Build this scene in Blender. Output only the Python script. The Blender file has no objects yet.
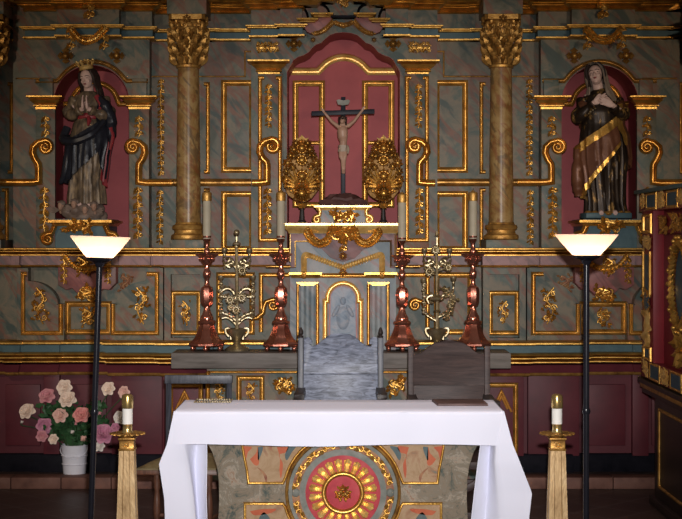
import bpy, bmesh, math, random
from mathutils import Vector, Matrix
from mathutils.geometry import tessellate_polygon
PI = math.pi
C = bpy.context.scene.collection
F, EY, HZ = 1500.0, 1.75, 238.0          # focal length in pixels, eye height, horizon row
def X(px, d): return (px-341.0)*d/F
def Z(py, d): return EY-(py-HZ)*d/F
def P(px, py, d): return Vector((X(px, d), d, Z(py, d)))
def mx(px): return 687+6*(343-px)/343.0-px   # the altarpiece's mirror axis
def ident(px): return px
# ------------------------------------------------------------------ mesh builder
class MB:
    def __init__(s): s.v=[]; s.f=[]; s.m=[]
    def add(s, vs, fs, mi=0):
        o=len(s.v); s.v.extend(Vector(p) for p in vs)
        for f in fs: s.f.append([o+i for i in f]); s.m.append(mi)
    def box(s, a, b, mi=0):
        x0,x1=sorted((a[0],b[0])); y0,y1=sorted((a[1],b[1])); z0,z1=sorted((a[2],b[2]))
        vs=[(x0,y0,z0),(x1,y0,z0),(x1,y1,z0),(x0,y1,z0),(x0,y0,z1),(x1,y0,z1),(x1,y1,z1),(x0,y1,z1)]
        s.add(vs,[(0,3,2,1),(4,5,6,7),(0,1,5,4),(1,2,6,5),(2,3,7,6),(3,0,4,7)],mi)
    def loft(s, rings, close=True, caps=True, mi=0):
        n=len(rings[0]); vs=[p for r in rings for p in r]; fs=[]
        for i in range(len(rings)-1):
            for j in range(n if close else n-1):
                k=(j+1)%n
                fs.append((i*n+j,i*n+k,(i+1)*n+k,(i+1)*n+j))
        if caps and close:
            fs.append(tuple(range(n))[::-1]); fs.append(tuple((len(rings)-1)*n+j for j in range(n)))
        s.add(vs,fs,mi)
    def sweep(s, pts, prof, conv, closed=False, mi=0, ws=None):
        """mitred sweep of a profile (u across, v up) along a 2D path; conv(p2, v) -> 3D"""
        n=len(pts); pts=[Vector(p) for p in pts]; rings=[]
        for i in range(n):
            if closed: a,b,c=pts[i-1],pts[i],pts[(i+1)%n]
            else: a,b,c=pts[max(i-1,0)],pts[i],pts[min(i+1,n-1)]
            d1=(b-a); d2=(c-b)
            if d1.length<1e-9: d1=d2
            if d2.length<1e-9: d2=d1
            d1=d1.normalized(); d2=d2.normalized()
            n1=Vector((-d1.y,d1.x)); n2=Vector((-d2.y,d2.x))
            m=(n1+n2)/max(1+n1.dot(n2),0.25)
            k_=ws[i] if ws else 1; rings.append([conv(b+m*u*k_,v*k_) for u,v in prof])
        if closed: rings.append(rings[0])
        s.loft(rings,True,not closed,mi)
    def sweep_xz(s, pts, y, prof, closed=False, mi=0, ws=None):
        s.sweep(pts,prof,lambda p,v:(p.x,y-v,p.y),closed,mi,ws)
    def sweep_plan(s, pts, prof, mi=0):      # profile (out, z), path left to right
        s.sweep(pts,[(-u,z) for u,z in prof],lambda p,z:(p.x,p.y,z),False,mi)
    def prism(s, outer, y0, y1, holes=(), mi=0, conv=None):
        conv=conv or (lambda p,y:(p[0],y,p[1]))
        loops=[list(outer)]+[list(h) for h in holes]
        tri=tessellate_polygon([[Vector((p[0],p[1],0)) for p in l] for l in loops])
        flat=[p for l in loops for p in l]
        s.add([conv(p,y0) for p in flat],[tuple(t) for t in tri],mi)
        s.add([conv(p,y1) for p in flat],[tuple(t)[::-1] for t in tri],mi)
        for l in loops:
            n=len(l)
            s.add([conv(p,y0) for p in l]+[conv(p,y1) for p in l],[(i,(i+1)%n,n+(i+1)%n,n+i) for i in range(n)],mi)
    def lathe(s, prof, c=(0,0,0), seg=24, mi=0, sq=None):
        c=Vector(c); rings=[]
        for r,z in prof:
            rg=[]
            for j in range(seg):
                a=2*PI*(j+.5)/seg
                rg.append(c+Vector((r*math.cos(a),r*math.sin(a),z)))
            rings.append(rg)
        s.loft(rings,True,True,mi)
    def tube(s, pts, r, seg=8, mi=0, flat=None):
        pts=[Vector(p) for p in pts]; n=len(pts)
        rr=r if isinstance(r,(list,tuple)) else [r]*n
        if len(rr)!=n: rr=[rr[0]+(rr[-1]-rr[0])*i/(n-1) if len(rr)==2 else rr[min(len(rr)-1,int(i*len(rr)/n))] for i in range(n)]
        up=None; rings=[]
        for i in range(n):
            t=(pts[min(i+1,n-1)]-pts[max(i-1,0)])
            t=t.normalized() if t.length>1e-9 else Vector((0,0,1))
            if up is None:
                up=Vector((0,-1,0)) if abs(t.y)<.9 else Vector((1,0,0))
            side=t.cross(up)
            if side.length<1e-6: side=t.cross(Vector((1,0,0)))
            side.normalize(); up=side.cross(t).normalized()
            rings.append([pts[i]+side*rr[i]*math.cos(2*PI*j/seg)+up*rr[i]*math.sin(2*PI*j/seg)*(flat or 1) for j in range(seg)])
        s.loft(rings,True,True,mi)
    def ball(s, c, r, seg=10, rg=7, mi=0, rot=None):
        if not isinstance(r,(list,tuple,Vector)): r=(r,r,r)
        c=Vector(c); rings=[]
        for i in range(rg+1):
            a=-PI/2+PI*i/rg; ca=max(math.cos(a),1e-3)
            rings.append([Vector((r[0]*ca*math.cos(2*PI*j/seg),r[1]*ca*math.sin(2*PI*j/seg),r[2]*math.sin(a))) for j in range(seg)])
        rings=[[c+(rot@p if rot else p) for p in g] for g in rings]
        s.loft(rings,True,True,mi)
    def leaf(s, p, d, nrm, L, W, curl=.3, H=None, mi=0, n=6):
        p=Vector(p); d=Vector(d).normalized(); nrm=Vector(nrm).normalized()
        sd=d.cross(nrm).normalized(); nrm=sd.cross(d).normalized(); H=H or W*.45; rings=[]
        for i in range(n+1):
            t=i/n; w=W*max(math.sin(PI*min(t*.92+.08,1))**.7,.06)*(.75+.25*math.cos(t*11)); h=H*max(math.sin(PI*min(t*.9+.1,1)),.08)
            c=p+d*(L*(t-.35*curl*t*t))+nrm*(L*curl*t*t*1.0+H*.3)
            rings.append([c-sd*w,c+nrm*h,c+sd*w,c-nrm*h*.4])
        s.loft(rings,True,True,mi)
    def rosette(s, c, R, n=8, depth=.02, mi=0, nrm=(0,-1,0), up=(0,0,1), core=True):
        c=Vector(c); nrm=Vector(nrm).normalized(); up=Vector(up); sd=nrm.cross(up).normalized()
        for k in range(n):
            a=2*PI*k/n; d=up*math.cos(a)+sd*math.sin(a)
            s.leaf(c+d*R*.25,d,nrm,R*.8,R*2.1/n+.001,.25,depth*.7,mi,4)
        if core: s.ball(c+nrm*depth*.5,R*.34,8,5,mi)
    def build(s, name, mats, parent=None, bevel=0, smooth=40, recalc=True):
        off=Vector((0,0,0)); o=parent
        while o is not None: off+=o.location; o=o.parent
        me=bpy.data.meshes.new(name)
        me.from_pydata([tuple(p-off) for p in s.v],[],s.f)
        if not isinstance(mats,(list,tuple)): mats=[mats]
        for m in mats: me.materials.append(m)
        me.polygons.foreach_set('material_index',s.m)
        bm=bmesh.new(); bm.from_mesh(me)
        if recalc: bmesh.ops.recalc_face_normals(bm,faces=bm.faces)
        if bevel:
            bmesh.ops.remove_doubles(bm,verts=bm.verts,dist=1e-5)
            es=[e for e in bm.edges if len(e.link_faces)==2 and e.calc_face_angle(0)>.6]
            bmesh.ops.bevel(bm,geom=es,offset=bevel,segments=2,affect='EDGES',profile=.6)
        bm.to_mesh(me); bm.free()
        me.polygons.foreach_set('use_smooth',[True]*len(me.polygons))
        if smooth<180: me.set_sharp_from_angle(angle=math.radians(smooth))
        ob=bpy.data.objects.new(name,me); C.objects.link(ob)
        if parent is not None: ob.parent=parent
        return ob
def thing(name, label, cat, loc=(0,0,0), group=None):
    o=bpy.data.objects.new(name,None); C.objects.link(o); o.location=loc; o.empty_display_size=.1
    o['label']=label; o['category']=cat
    if group: o['group']=group
    return o
def tag(o, label, cat, group=None):
    o['label']=label; o['category']=cat
    if group: o['group']=group
    return o
def struct(o): o['kind']='structure'; return o
def copy_thing(root, loc, label, group=None, rotz=None):
    r=root.copy(); C.objects.link(r); r.location=loc; r['label']=label
    if group: r['group']=group
    if rotz is not None: r.rotation_euler=(0,0,rotz)
    for ch in list(root.children):
        c=ch.copy(); C.objects.link(c); c.parent=r
        for g in ch.children:
            e=g.copy(); C.objects.link(e); e.parent=c
    return r
def spline(pts, n=8):
    pts=[Vector(p) for p in pts]; out=[]
    for i in range(len(pts)-1):
        p0=pts[max(i-1,0)]; p1=pts[i]; p2=pts[i+1]; p3=pts[min(i+2,len(pts)-1)]
        for k in range(n):
            t=k/n
            out.append(.5*((2*p1)+(p2-p0)*t+(2*p0-5*p1+4*p2-p3)*t*t+(3*p1-p0-3*p2+p3)*t**3))
    out.append(pts[-1]); return out
def lerp_tab(tab, x):
    if x<=tab[0][0]: return tab[0][1:]
    for a,b in zip(tab,tab[1:]):
        if x<=b[0]:
            t=(x-a[0])/(b[0]-a[0]); t=t*t*(3-2*t)*.5+t*.5
            return tuple(p+(q-p)*t for p,q in zip(a[1:],b[1:]))
    return tab[-1][1:]
# ------------------------------------------------------------------ materials
def mat(name): 
    m=bpy.data.materials.new(name); m.use_nodes=True
    nt=m.node_tree; b=nt.nodes['Principled BSDF']; return m,nt,b
def nd(nt,t,**kw):
    n=nt.nodes.new(t)
    for k,v in kw.items():
        if k in n.inputs: n.inputs[k].default_value=v
        else: setattr(n,k,v)
    return n
def ramp(nt, fac, stops, interp='LINEAR'):
    r=nt.nodes.new('ShaderNodeValToRGB'); r.color_ramp.interpolation=interp
    e=r.color_ramp.elements
    while len(e)<len(stops): e.new(.5)
    for el,(p,c) in zip(e,stops): el.position=p; el.color=(*c,1)
    nt.links.new(fac,r.inputs[0]); return r.outputs[0]
def coords(nt, rot=(0,0,0), sc=(1,1,1)):
    t=nt.nodes.new('ShaderNodeTexCoord'); m=nt.nodes.new('ShaderNodeMapping')
    m.inputs['Rotation'].default_value=rot; m.inputs['Scale'].default_value=sc
    nt.links.new(t.outputs['Object'],m.inputs[0]); return m.outputs[0]
def bump(nt,b,h,strength=.3,dist=.01):
    n=nd(nt,'ShaderNodeBump',Strength=strength,Distance=dist)
    nt.links.new(h,n.inputs['Height']); nt.links.new(n.outputs[0],b.inputs['Normal'])
def noisy(name, cols, scale=6, rough=.5, metal=0, detail=5, bmp=0, bscale=60, stops=None, rot=(0,0,0), sc=(1,1,1), coat=0, spec=.22, dist=.0):
    m,nt,b=mat(name); co=coords(nt,rot,sc)
    n=nd(nt,'ShaderNodeTexNoise',Scale=scale,Detail=detail,Roughness=.6,Distortion=dist); nt.links.new(co,n.inputs['Vector'])
    k=len(cols); stops=stops or [.3+.4*i/max(k-1,1) for i in range(k)]
    nt.links.new(ramp(nt,n.outputs['Fac'],list(zip(stops,cols))),b.inputs['Base Color'])
    b.inputs['Roughness'].default_value=rough; b.inputs['Metallic'].default_value=metal
    b.inputs['Specular IOR Level'].default_value=spec
    if coat: b.inputs['Coat Weight'].default_value=coat; b.inputs['Coat Roughness'].default_value=.15
    if bmp:
        n2=nd(nt,'ShaderNodeTexNoise',Scale=bscale,Detail=3); nt.links.new(co,n2.inputs['Vector'])
        bump(nt,b,n2.outputs['Fac'],bmp,.005)
    return m
def marble(name, cols, veins, scale=1.6, rough=.45):
    m,nt,b=mat(name); co=coords(nt,(0,math.radians(32),.3))
    n=nd(nt,'ShaderNodeTexNoise',Scale=scale*2.2,Detail=5,Roughness=.62,Distortion=.6); nt.links.new(co,n.inputs['Vector'])
    base=ramp(nt,n.outputs['Fac'],[(.34+.32*i/(len(cols)-1),c) for i,c in enumerate(cols)])
    co1=coords(nt,(0,math.radians(42),.2)); mp=nt.nodes.new('ShaderNodeMapping'); mp.inputs['Scale'].default_value=(1.25,1.0,.34); nt.links.new(co1,mp.inputs[0]); co2=mp.outputs[0]
    n2=nd(nt,'ShaderNodeTexNoise',Scale=scale*4.2,Detail=4,Roughness=.5,Distortion=1.1); nt.links.new(co2,n2.inputs['Vector'])
    mask=ramp(nt,n2.outputs['Fac'],[(.505,(0,0,0)),(.585,(.75,.75,.75)),(.66,(.05,.05,.05))])
    mix=nd(nt,'ShaderNodeMix',data_type='RGBA'); nt.links.new(mask,mix.inputs[0]); nt.links.new(base,mix.inputs[6]); mix.inputs[7].default_value=(*veins[0],1)
    n3=nd(nt,'ShaderNodeTexNoise',Scale=scale*3.1,Detail=4,Distortion=1.4); nt.links.new(co2,n3.inputs['Vector'])
    mask2=ramp(nt,n3.outputs['Fac'],[(.37,(.85,.85,.85)),(.455,(0,0,0))])
    mix2=nd(nt,'ShaderNodeMix',data_type='RGBA'); nt.links.new(mask2,mix2.inputs[0]); nt.links.new(mix.outputs[2],mix2.inputs[6]); mix2.inputs[7].default_value=(*veins[1],1)
    nt.links.new(mix2.outputs[2],b.inputs['Base Color']); b.inputs['Roughness'].default_value=rough; b.inputs['Specular IOR Level'].default_value=.25
    return m
def wood(name, c0, c1, rough=.4, sc=(2,2,22), scale=3, coat=0):
    m,nt,b=mat(name); co=coords(nt,(0,0,0),sc)
    n=nd(nt,'ShaderNodeTexNoise',Scale=scale,Detail=6,Roughness=.65,Distortion=1.2); nt.links.new(co,n.inputs['Vector'])
    nt.links.new(ramp(nt,n.outputs['Fac'],[(.32,c0),(.66,c1)]),b.inputs['Base Color'])
    b.inputs['Roughness'].default_value=rough; b.inputs['Specular IOR Level'].default_value=.3
    if coat: b.inputs['Coat Weight'].default_value=coat; b.inputs['Coat Roughness'].default_value=.3
    bump(nt,b,n.outputs['Fac'],.25,.004); return m
K={}
K['gold']=noisy('gilding',[(.30,.135,.028),(.60,.33,.075),(.78,.48,.14)],14,.34,.80,bmp=.25,bscale=90,stops=[.25,.5,.75])
K['gold_bright']=noisy('bright_gilding',[(.50,.27,.06),(.85,.56,.19),(.92,.68,.30)],14,.33,.6,bmp=.2,bscale=80,stops=[.25,.5,.75])
K['gold_dull']=noisy('worn_gilding',[(.16,.075,.025),(.42,.22,.055),(.60,.36,.11)],18,.42,.65,bmp=.35,bscale=90,stops=[.28,.5,.75])
K['marble']=marble('green_marbling',[(.066,.070,.048),(.115,.113,.082),(.165,.132,.09),(.07,.094,.076),(.135,.128,.102)],[(.175,.055,.032),(.035,.058,.052)])
K['marble_blue']=marble('blue_grey_marbling',[(.12,.15,.165),(.20,.225,.235),(.26,.26,.27),(.17,.205,.22)],[(.26,.16,.16),(.10,.14,.17)])
K['marble_mauve']=marble('mauve_marbling',[(.18,.085,.085),(.25,.135,.135),(.28,.16,.16),(.20,.11,.12)],[(.14,.09,.09),(.13,.11,.12)])
K['marble_rose']=marble('rose_marbling',[(.20,.06,.055),(.28,.10,.09),(.24,.09,.08),(.2,.07,.065)],[(.14,.05,.05),(.12,.07,.06)])
K['teal']=noisy('teal_paint',[(.035,.07,.085),(.06,.11,.125),(.045,.085,.10)],8,.45)
K['burgundy']=noisy('burgundy_paint',[(.26,.046,.052),(.31,.058,.063),(.36,.072,.075)],3,.55,spec=.25,stops=[.3,.5,.7])
K['burgundy_dark']=noisy('deep_burgundy_paint',[(.068,.011,.017),(.092,.015,.022),(.11,.02,.028)],4,.5,spec=.25,stops=[.3,.5,.7])
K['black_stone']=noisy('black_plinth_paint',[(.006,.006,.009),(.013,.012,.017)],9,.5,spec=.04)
K['column']=marble('amber_marbling',[(.15,.08,.024),(.25,.145,.05),(.31,.20,.08),(.20,.11,.035)],[(.19,.06,.022),(.12,.075,.035)],3.2,.33)
K['pale_gilt']=noisy('pale_worn_gilding',[(.24,.14,.06),(.48,.32,.16),(.60,.44,.25)],16,.42,.35,bmp=.3,bscale=90,stops=[.28,.5,.75],sc=(1,1,.4))
K['gold_shade']=noisy('gilding_painted_shade',[(.09,.045,.015),(.20,.105,.03),(.32,.18,.06)],18,.5,.5,bmp=.3,bscale=90,stops=[.28,.5,.75])  # bouquet plate: shade between the rosettes painted in as darker gilding
K['copper']=noisy('polished_copper',[(.34,.115,.075),(.52,.20,.14),(.60,.26,.19)],7,.2,.9,bmp=.12,bscale=40)
K['brass']=noisy('brass',[(.45,.30,.10),(.70,.50,.20),(.8,.62,.3)],10,.25,.85)
K['silvered']=noisy('silvered_brass',[(.22,.17,.10),(.42,.34,.20),(.60,.53,.40)],16,.38,.85)
K['wax']=noisy('ivory_wax',[(.34,.30,.22),(.42,.37,.28)],7,.5)
K['wax_white']=noisy('white_wax',[(.78,.75,.70),(.85,.83,.80)],7,.45)
K['stone']=noisy('altar_slab_stone',[(.085,.072,.065),(.13,.115,.105),(.17,.15,.14)],7,.5,sc=(.6,2,5))
K['wood_sheen']=wood('dark_oak_painted_sheen',(.03,.037,.058),(.25,.28,.37),.5,(1.2,2,5),9,.12)  # flash sheen on dark wood, painted into the grain as pale blue-grey
K['wood_post']=wood('dark_oak_posts',(.025,.026,.034),(.085,.09,.11),.45,(8,8,1.2),5,.1)
K['wood_brown']=wood('brown_walnut',(.022,.012,.011),(.062,.037,.033),.5,(1,2,9),4)
K['wood_red']=wood('reddish_turned_wood',(.05,.02,.012),(.14,.06,.035),.4,(9,9,1),4)
K['wood_black']=wood('near_black_wood',(.012,.009,.009),(.035,.025,.022),.4,(9,9,1),4)
K['cushion']=noisy('worn_olive_leather',[(.10,.07,.03),(.19,.145,.07)],12,.5,bmp=.2)
K['cushion_red']=noisy('dark_red_leather',[(.035,.016,.016),(.06,.03,.028)],12,.5)
K['cross']=noisy('blue_black_cross_paint',[(.007,.008,.013),(.016,.018,.028)],9,.4,spec=.12)
K['flesh']=noisy('pale_carved_flesh',[(.48,.32,.27),(.60,.42,.36)],6,.4)
K['flesh_dark']=noisy('tanned_carved_flesh',[(.28,.16,.11),(.40,.25,.18)],20,.42)
K['hair']=noisy('carved_dark_hair',[(.012,.008,.007),(.035,.02,.016)],40,.4,sc=(3,3,.6))
K['gown_grey']=noisy('grey_brown_estofado_gown',[(.05,.038,.026),(.125,.09,.06),(.24,.17,.095)],30,.42,.15,sc=(1,1,.5),bmp=.3)
K['mantle_blue']=noisy('blue_black_mantle',[(.007,.008,.012),(.018,.019,.027)],9,.34,bmp=.15)
K['red_cloth']=noisy('red_sash_paint',[(.17,.016,.022),(.24,.03,.035)],9,.4)
K['mantle_brown']=noisy('brown_mantle',[(.075,.028,.016),(.15,.06,.03)],8,.36,.15,bmp=.15)
K['gown_black']=noisy('dark_gown_flecked_gold',[(.016,.011,.009),(.028,.018,.012),(.33,.19,.06)],22,.36,.3,stops=[.3,.56,.68],sc=(1,1,.45))
K['veil']=noisy('grey_veil',[(.22,.17,.13),(.32,.25,.19)],9,.45)
K['cloud']=noisy('grey_brown_cloud_base',[(.10,.07,.055),(.21,.155,.125)],14,.5,bmp=.3)
K['rock']=noisy('dark_red_rock',[(.05,.022,.02),(.115,.055,.05)],16,.6,bmp=.6,bscale=30)
K['lamp_black']=noisy('black_lacquer',[(.008,.008,.011),(.014,.014,.02)],8,.22,spec=.25)
K['bucket']=noisy('white_enamel',[(.70,.70,.77),(.77,.77,.84)],4,.3)
K['green_leaf']=noisy('rose_leaf',[(.016,.05,.02),(.05,.13,.05)],12,.45)
K['stem']=noisy('rose_stem',[(.02,.05,.02),(.04,.08,.03)],12,.5)
K['book']=noisy('brown_leather',[(.06,.032,.028),(.12,.07,.062)],9,.5)
K['step']=noisy('terracotta_step',[(.10,.045,.035),(.16,.075,.055),(.20,.10,.075)],8,.6)
K['blue_panel']=noisy('deep_blue_paint',[(.014,.05,.085),(.03,.085,.13)],8,.4)
K['deep_red']=noisy('crimson_lacquer',[(.13,.010,.015),(.19,.016,.022)],5,.4)
K['med_red']=noisy('medallion_red_paint',[(.29,.018,.028),(.38,.03,.042),(.43,.06,.065)],12,.45)
def mk_painted():
    m,nt,b=mat('flaking_painted_stone'); co=coords(nt)
    n=nd(nt,'ShaderNodeTexNoise',Scale=9,Detail=8,Roughness=.75,Distortion=.8); nt.links.new(co,n.inputs['Vector'])
    nt.links.new(ramp(nt,n.outputs['Fac'],[(.36,(.025,.045,.04)),(.42,(.085,.088,.065)),(.48,(.20,.15,.10)),(.53,(.165,.14,.10)),(.59,(.30,.25,.19)),(.65,(.22,.12,.065))]),b.inputs['Base Color'])
    b.inputs['Roughness'].default_value=.6; bump(nt,b,n.outputs['Fac'],.5,.01); return m
K['painted']=mk_painted()
K['ochre_paint']=noisy('ochre_and_red_worn_paint',[(.24,.055,.03),(.30,.19,.10),(.36,.24,.14),(.28,.15,.08),(.14,.14,.11)],7,.55,detail=8,stops=[.25,.40,.52,.62,.72],dist=1.2)
K['grey_ring']=noisy('grey_green_ring_paint',[(.13,.14,.12),(.24,.235,.21)],18,.6)
K['rust']=noisy('rust_red_worn_paint',[(.17,.05,.03),(.30,.14,.07),(.36,.22,.10)],20,.55)
K['orange_red']=noisy('orange_red_paint',[(.36,.07,.03),(.46,.12,.05)],12,.55)
K['slate']=noisy('slate_blue_paint',[(.05,.08,.09),(.10,.13,.13)],12,.55)
K['door']=noisy('pale_blue_grey_painted_door',[(.10,.14,.20),(.20,.25,.32),(.30,.32,.37),(.25,.21,.24)],12,.45,detail=7,stops=[.3,.45,.6,.7],dist=.8)
K['rose_reveal']=noisy('rose_reveal_paint',[(.32,.14,.13),(.42,.21,.2)],9,.5)
def mk_cloth():
    m,nt,b=mat('white_linen'); co=coords(nt)
    b.inputs['Base Color'].default_value=(.75,.76,.88,1); b.inputs['Roughness'].default_value=.85
    b.inputs['Specular IOR Level'].default_value=.2
    n=nd(nt,'ShaderNodeTexNoise',Scale=5,Detail=3); nt.links.new(co,n.inputs['Vector']); bump(nt,b,n.outputs['Fac'],.15,.02)
    return m
K['linen']=mk_cloth()
def mk_shade():
    m,nt,b=mat('frosted_lamp_shade'); out=nt.nodes['Material Output']
    tr=nd(nt,'ShaderNodeBsdfTranslucent',Color=(1.0,.80,.68,1)); df=nd(nt,'ShaderNodeBsdfDiffuse',Color=(.85,.75,.68,1))
    em=nd(nt,'ShaderNodeEmission',Color=(1,.78,.60,1),Strength=.22)
    a=nd(nt,'ShaderNodeMixShader'); a.inputs[0].default_value=.35; nt.links.new(tr.outputs[0],a.inputs[1]); nt.links.new(df.outputs[0],a.inputs[2])
    s=nt.nodes.new('ShaderNodeAddShader'); nt.links.new(a.outputs[0],s.inputs[0]); nt.links.new(em.outputs[0],s.inputs[1])
    nt.links.new(s.outputs[0],out.inputs['Surface']); nt.nodes.remove(b); return m
K['shade']=mk_shade()
def mk_glass():
    m,nt,b=mat('clear_glass'); b.inputs['Base Color'].default_value=(.9,.9,.95,1); b.inputs['Roughness'].default_value=.1
    b.inputs['Transmission Weight'].default_value=.8; return m
K['glass']=mk_glass()
def mk_floor():
    m,nt,b=mat('dark_floor_tiles'); co=coords(nt,(0,0,math.radians(45)))
    br=nd(nt,'ShaderNodeTexBrick',offset=0.0); nt.links.new(co,br.inputs['Vector'])
    br.inputs['Color1'].default_value=(.040,.024,.021,1); br.inputs['Color2'].default_value=(.055,.032,.026,1); br.inputs['Mortar'].default_value=(.09,.07,.065,1)
    br.inputs['Scale'].default_value=1; br.inputs['Mortar Size'].default_value=.006; br.inputs['Brick Width'].default_value=.3; br.inputs['Row Height'].default_value=.3
    nt.links.new(br.outputs['Color'],b.inputs['Base Color']); b.inputs['Roughness'].default_value=.45; return m
K['floor']=mk_floor()
def petal_mat(n,c0,c1): return noisy(n,[c0,c1],22,.5,stops=[.35,.65])
RC={'cream':petal_mat('cream_petals',(.70,.53,.43),(.86,.72,.60)),'pink':petal_mat('pink_petals',(.52,.19,.23),(.66,.33,.34)),
    'peach':petal_mat('peach_petals',(.66,.38,.33),(.76,.50,.42)),'coral':petal_mat('coral_petals',(.62,.20,.20),(.70,.32,.28)),
    'mauve':petal_mat('mauve_pink_petals',(.44,.15,.25),(.58,.27,.36)),'white':petal_mat('white_petals',(.60,.55,.52),(.74,.68,.62))}
# ------------------------------------------------------------------ carved ornament vocabulary
def fprof(w,h): return [(w*u,h*v) for u,v in ((-.5,0),(-.46,.85),(-.33,1.05),(-.17,.85),(-.08,.12),(.0,.12),(.07,.5),(.24,.68),(.40,.5),(.5,0))]
def rprof(w,h): return [(-w/2,0),(-w*.42,h*.6),(-w*.2,h*.93),(0,h),(w*.2,h*.93),(w*.42,h*.6),(w/2,0)]
def pxpath(pts,d): return [(X(a,d),Z(b,d)) for a,b in pts]
def frame(parent, x0,y0,x1,y1, d, w=.03, h=.022, m='gold', name='gilded_frame', seat=0):
    w*=1.22
    b=MB(); pts=pxpath([(x0,y1),(x1,y1),(x1,y0),(x0,y0)],d)
    b.sweep_xz(pts,d+seat,fprof(w,h),True); return b.build(name,K[m],parent)
def line(parent, pts, d, w=.022, h=.02, m='gold', name='gilded_moulding', prof=None):
    ws=None
    if 'scroll' in name or name=='volute':
        n=len(pts); q=pts; c=pts[0]; k=int(n*.9); ws=[]
        rm=max(math.hypot(p[0]-c[0],p[1]-c[1]) for p in pts[:max(2,n-8)])
        for i,p in enumerate(pts): ws.append(min(1,.42+.62*math.hypot(p[0]-c[0],p[1]-c[1])/rm) if i<n-7 else 1.0)
    b=MB(); b.sweep_xz(pxpath(pts,d),d,prof or fprof(w,h),False,0,ws); return b.build(name,K[m],parent)
def swirl(b, c, R, turns, a0, sgn, r0, r1, lift=.01):   # spiral tube in the wall plane
    pts=[]; n=int(14*turns)
    for i in range(n+1):
        t=i/n; a=a0+sgn*2*PI*turns*t; r=R*(1-.85*t)
        pts.append((c[0]+r*math.cos(a),c[1]-lift,c[2]+r*math.sin(a)))
    b.tube(pts,[r0+(r1-r0)*i/n for i in range(n+1)],6)
def pendant(b, cx, z0, z1, d, w, rnd):                  # hanging string of leaves, scrolls and berries
    z=z0; L=z0-z1; n=max(3,int(L/(w*.75))); st=L/n; fl=1
    b.tube([(cx+w*.12*math.sin(i*1.9),d-.006,z0-L*i/12) for i in range(13)],[.006,.004],5)
    for i in range(n):
        z=z0-st*(i+.5); fl=-fl; k=(1-.25*abs(2*i/max(n-1,1)-1))
        b.leaf((cx,d,z+st*.5),(fl*.55,0,-1),(0,-1,0),st*1.35,w*.36*k,.25,w*.2)
        b.leaf((cx,d,z+st*.3),(-fl*.95,0,-.5),(0,-1,0),st*1.0,w*.26*k,.35,w*.18)
        b.leaf((cx,d,z),(fl*.9,0,.5),(0,-1,0),st*.7,w*.2*k,.3,w*.14)
        b.ball((cx+fl*w*.14*rnd.random(),d-w*.12,z),w*.15*(.8+.5*rnd.random()),8,5)
        if i%2==0: swirl(b,(cx-fl*w*.24,d,z),w*.24,1.1,PI/2,fl,w*.07,w*.03)
def cluster(b, cx, cz, w, h, d, rnd, flip=1):           # asymmetrical rococo leaf cluster
    b.tube(spline([(cx-flip*w*.25,d-.012,cz+h*.5),(cx+flip*w*.2,d-.02,cz+h*.2),(cx-flip*w*.2,d-.02,cz-h*.1),(cx+flip*w*.15,d-.015,cz-h*.48)],5),[.008,.006],6)
    for k,(u,v,r,sg) in enumerate([(.22,.20,.26,1),(-.24,-.04,.28,-1),(.2,-.30,.24,1),(-.22,.34,.20,-1),(.05,.02,.22,1)]):
        swirl(b,(cx+flip*w*u,d,cz+h*v),w*r*.75,1.4,rnd.random()*6,sg*flip,w*.045,w*.025,.014)
    for k in range(26):
        a=rnd.random()*6.28; u=(rnd.random()-.5)*w*.8; v=(rnd.random()-.5)*h*.9
        b.leaf((cx+u,d,cz+v),(math.cos(a),0,math.sin(a)),(0,-1,0),w*(.30+.18*rnd.random()),w*.11,.5,w*.12,0,5)
    for k in range(9): b.ball((cx+(rnd.random()-.5)*w*.8,d-.016,cz+(rnd.random()-.5)*h*.85),w*.055,7,5)
def garland(b, pts, r, rnd, berry=True):                # thick leafy swag along a 3D path
    pts=spline(pts,6); b.tube(pts,r*.6,7)
    for i in range(len(pts)-1):
        t=(pts[i+1]-pts[i]).normalized()
        for s in (-1,1):
            sd=t.cross(Vector((0,-1,0)))*s
            b.leaf(pts[i],t*.8+sd*.8,(0,-1,0),r*2.4,r*.55,.35,r*.5,0,4)
        if berry and i%2==0: b.ball(pts[i]+Vector(((rnd.random()-.5)*r,-r*.8,(rnd.random()-.5)*r)),r*.55,7,5)
def scroll_path(cx,cy,sg,R=6.5,tail=(),turns=1.8):      # spiral then tail; pixel offsets, sg=+1: tail to the right
    pts=[]; n=int(turns*18)
    for i in range(n+1):
        t=i/n; a=math.radians(270-360*turns*(1-t)); r=1.0+(R-1.0)*t**1.1
        pts.append((cx+sg*r*math.cos(a),cy+r*math.sin(a)))
    return pts+[(cx+sg*a,cy+b) for a,b in tail]
# ================================================================== THE SETTING
b=MB(); b.box((-4.5,-1.5,-.1),(4.5,10.5,0)); fl=b.build('floor',K['floor']); struct(fl)
b=MB(); b.box((-4.5,10.5,-.1),(4.5,12.1,.077)); struct(b.build('floor_platform',K['floor']))
b=MB()
x=-4.4
while x<4.4:
    b.box((x,10.455,.0),(x+.345,10.62,.080)); x+=.35
struct(b.build('trim_1',K['step'],bevel=.006))
b=MB(); b.box((-4.5,12.0,-.1),(4.5,12.2,4.6)); struct(b.build('wall_back',K['burgundy_dark']))
b=MB(); b.box((2.62,8.0,-.1),(2.8,12.0,4.6)); struct(b.build('wall_right',K['burgundy_dark']))
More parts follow.
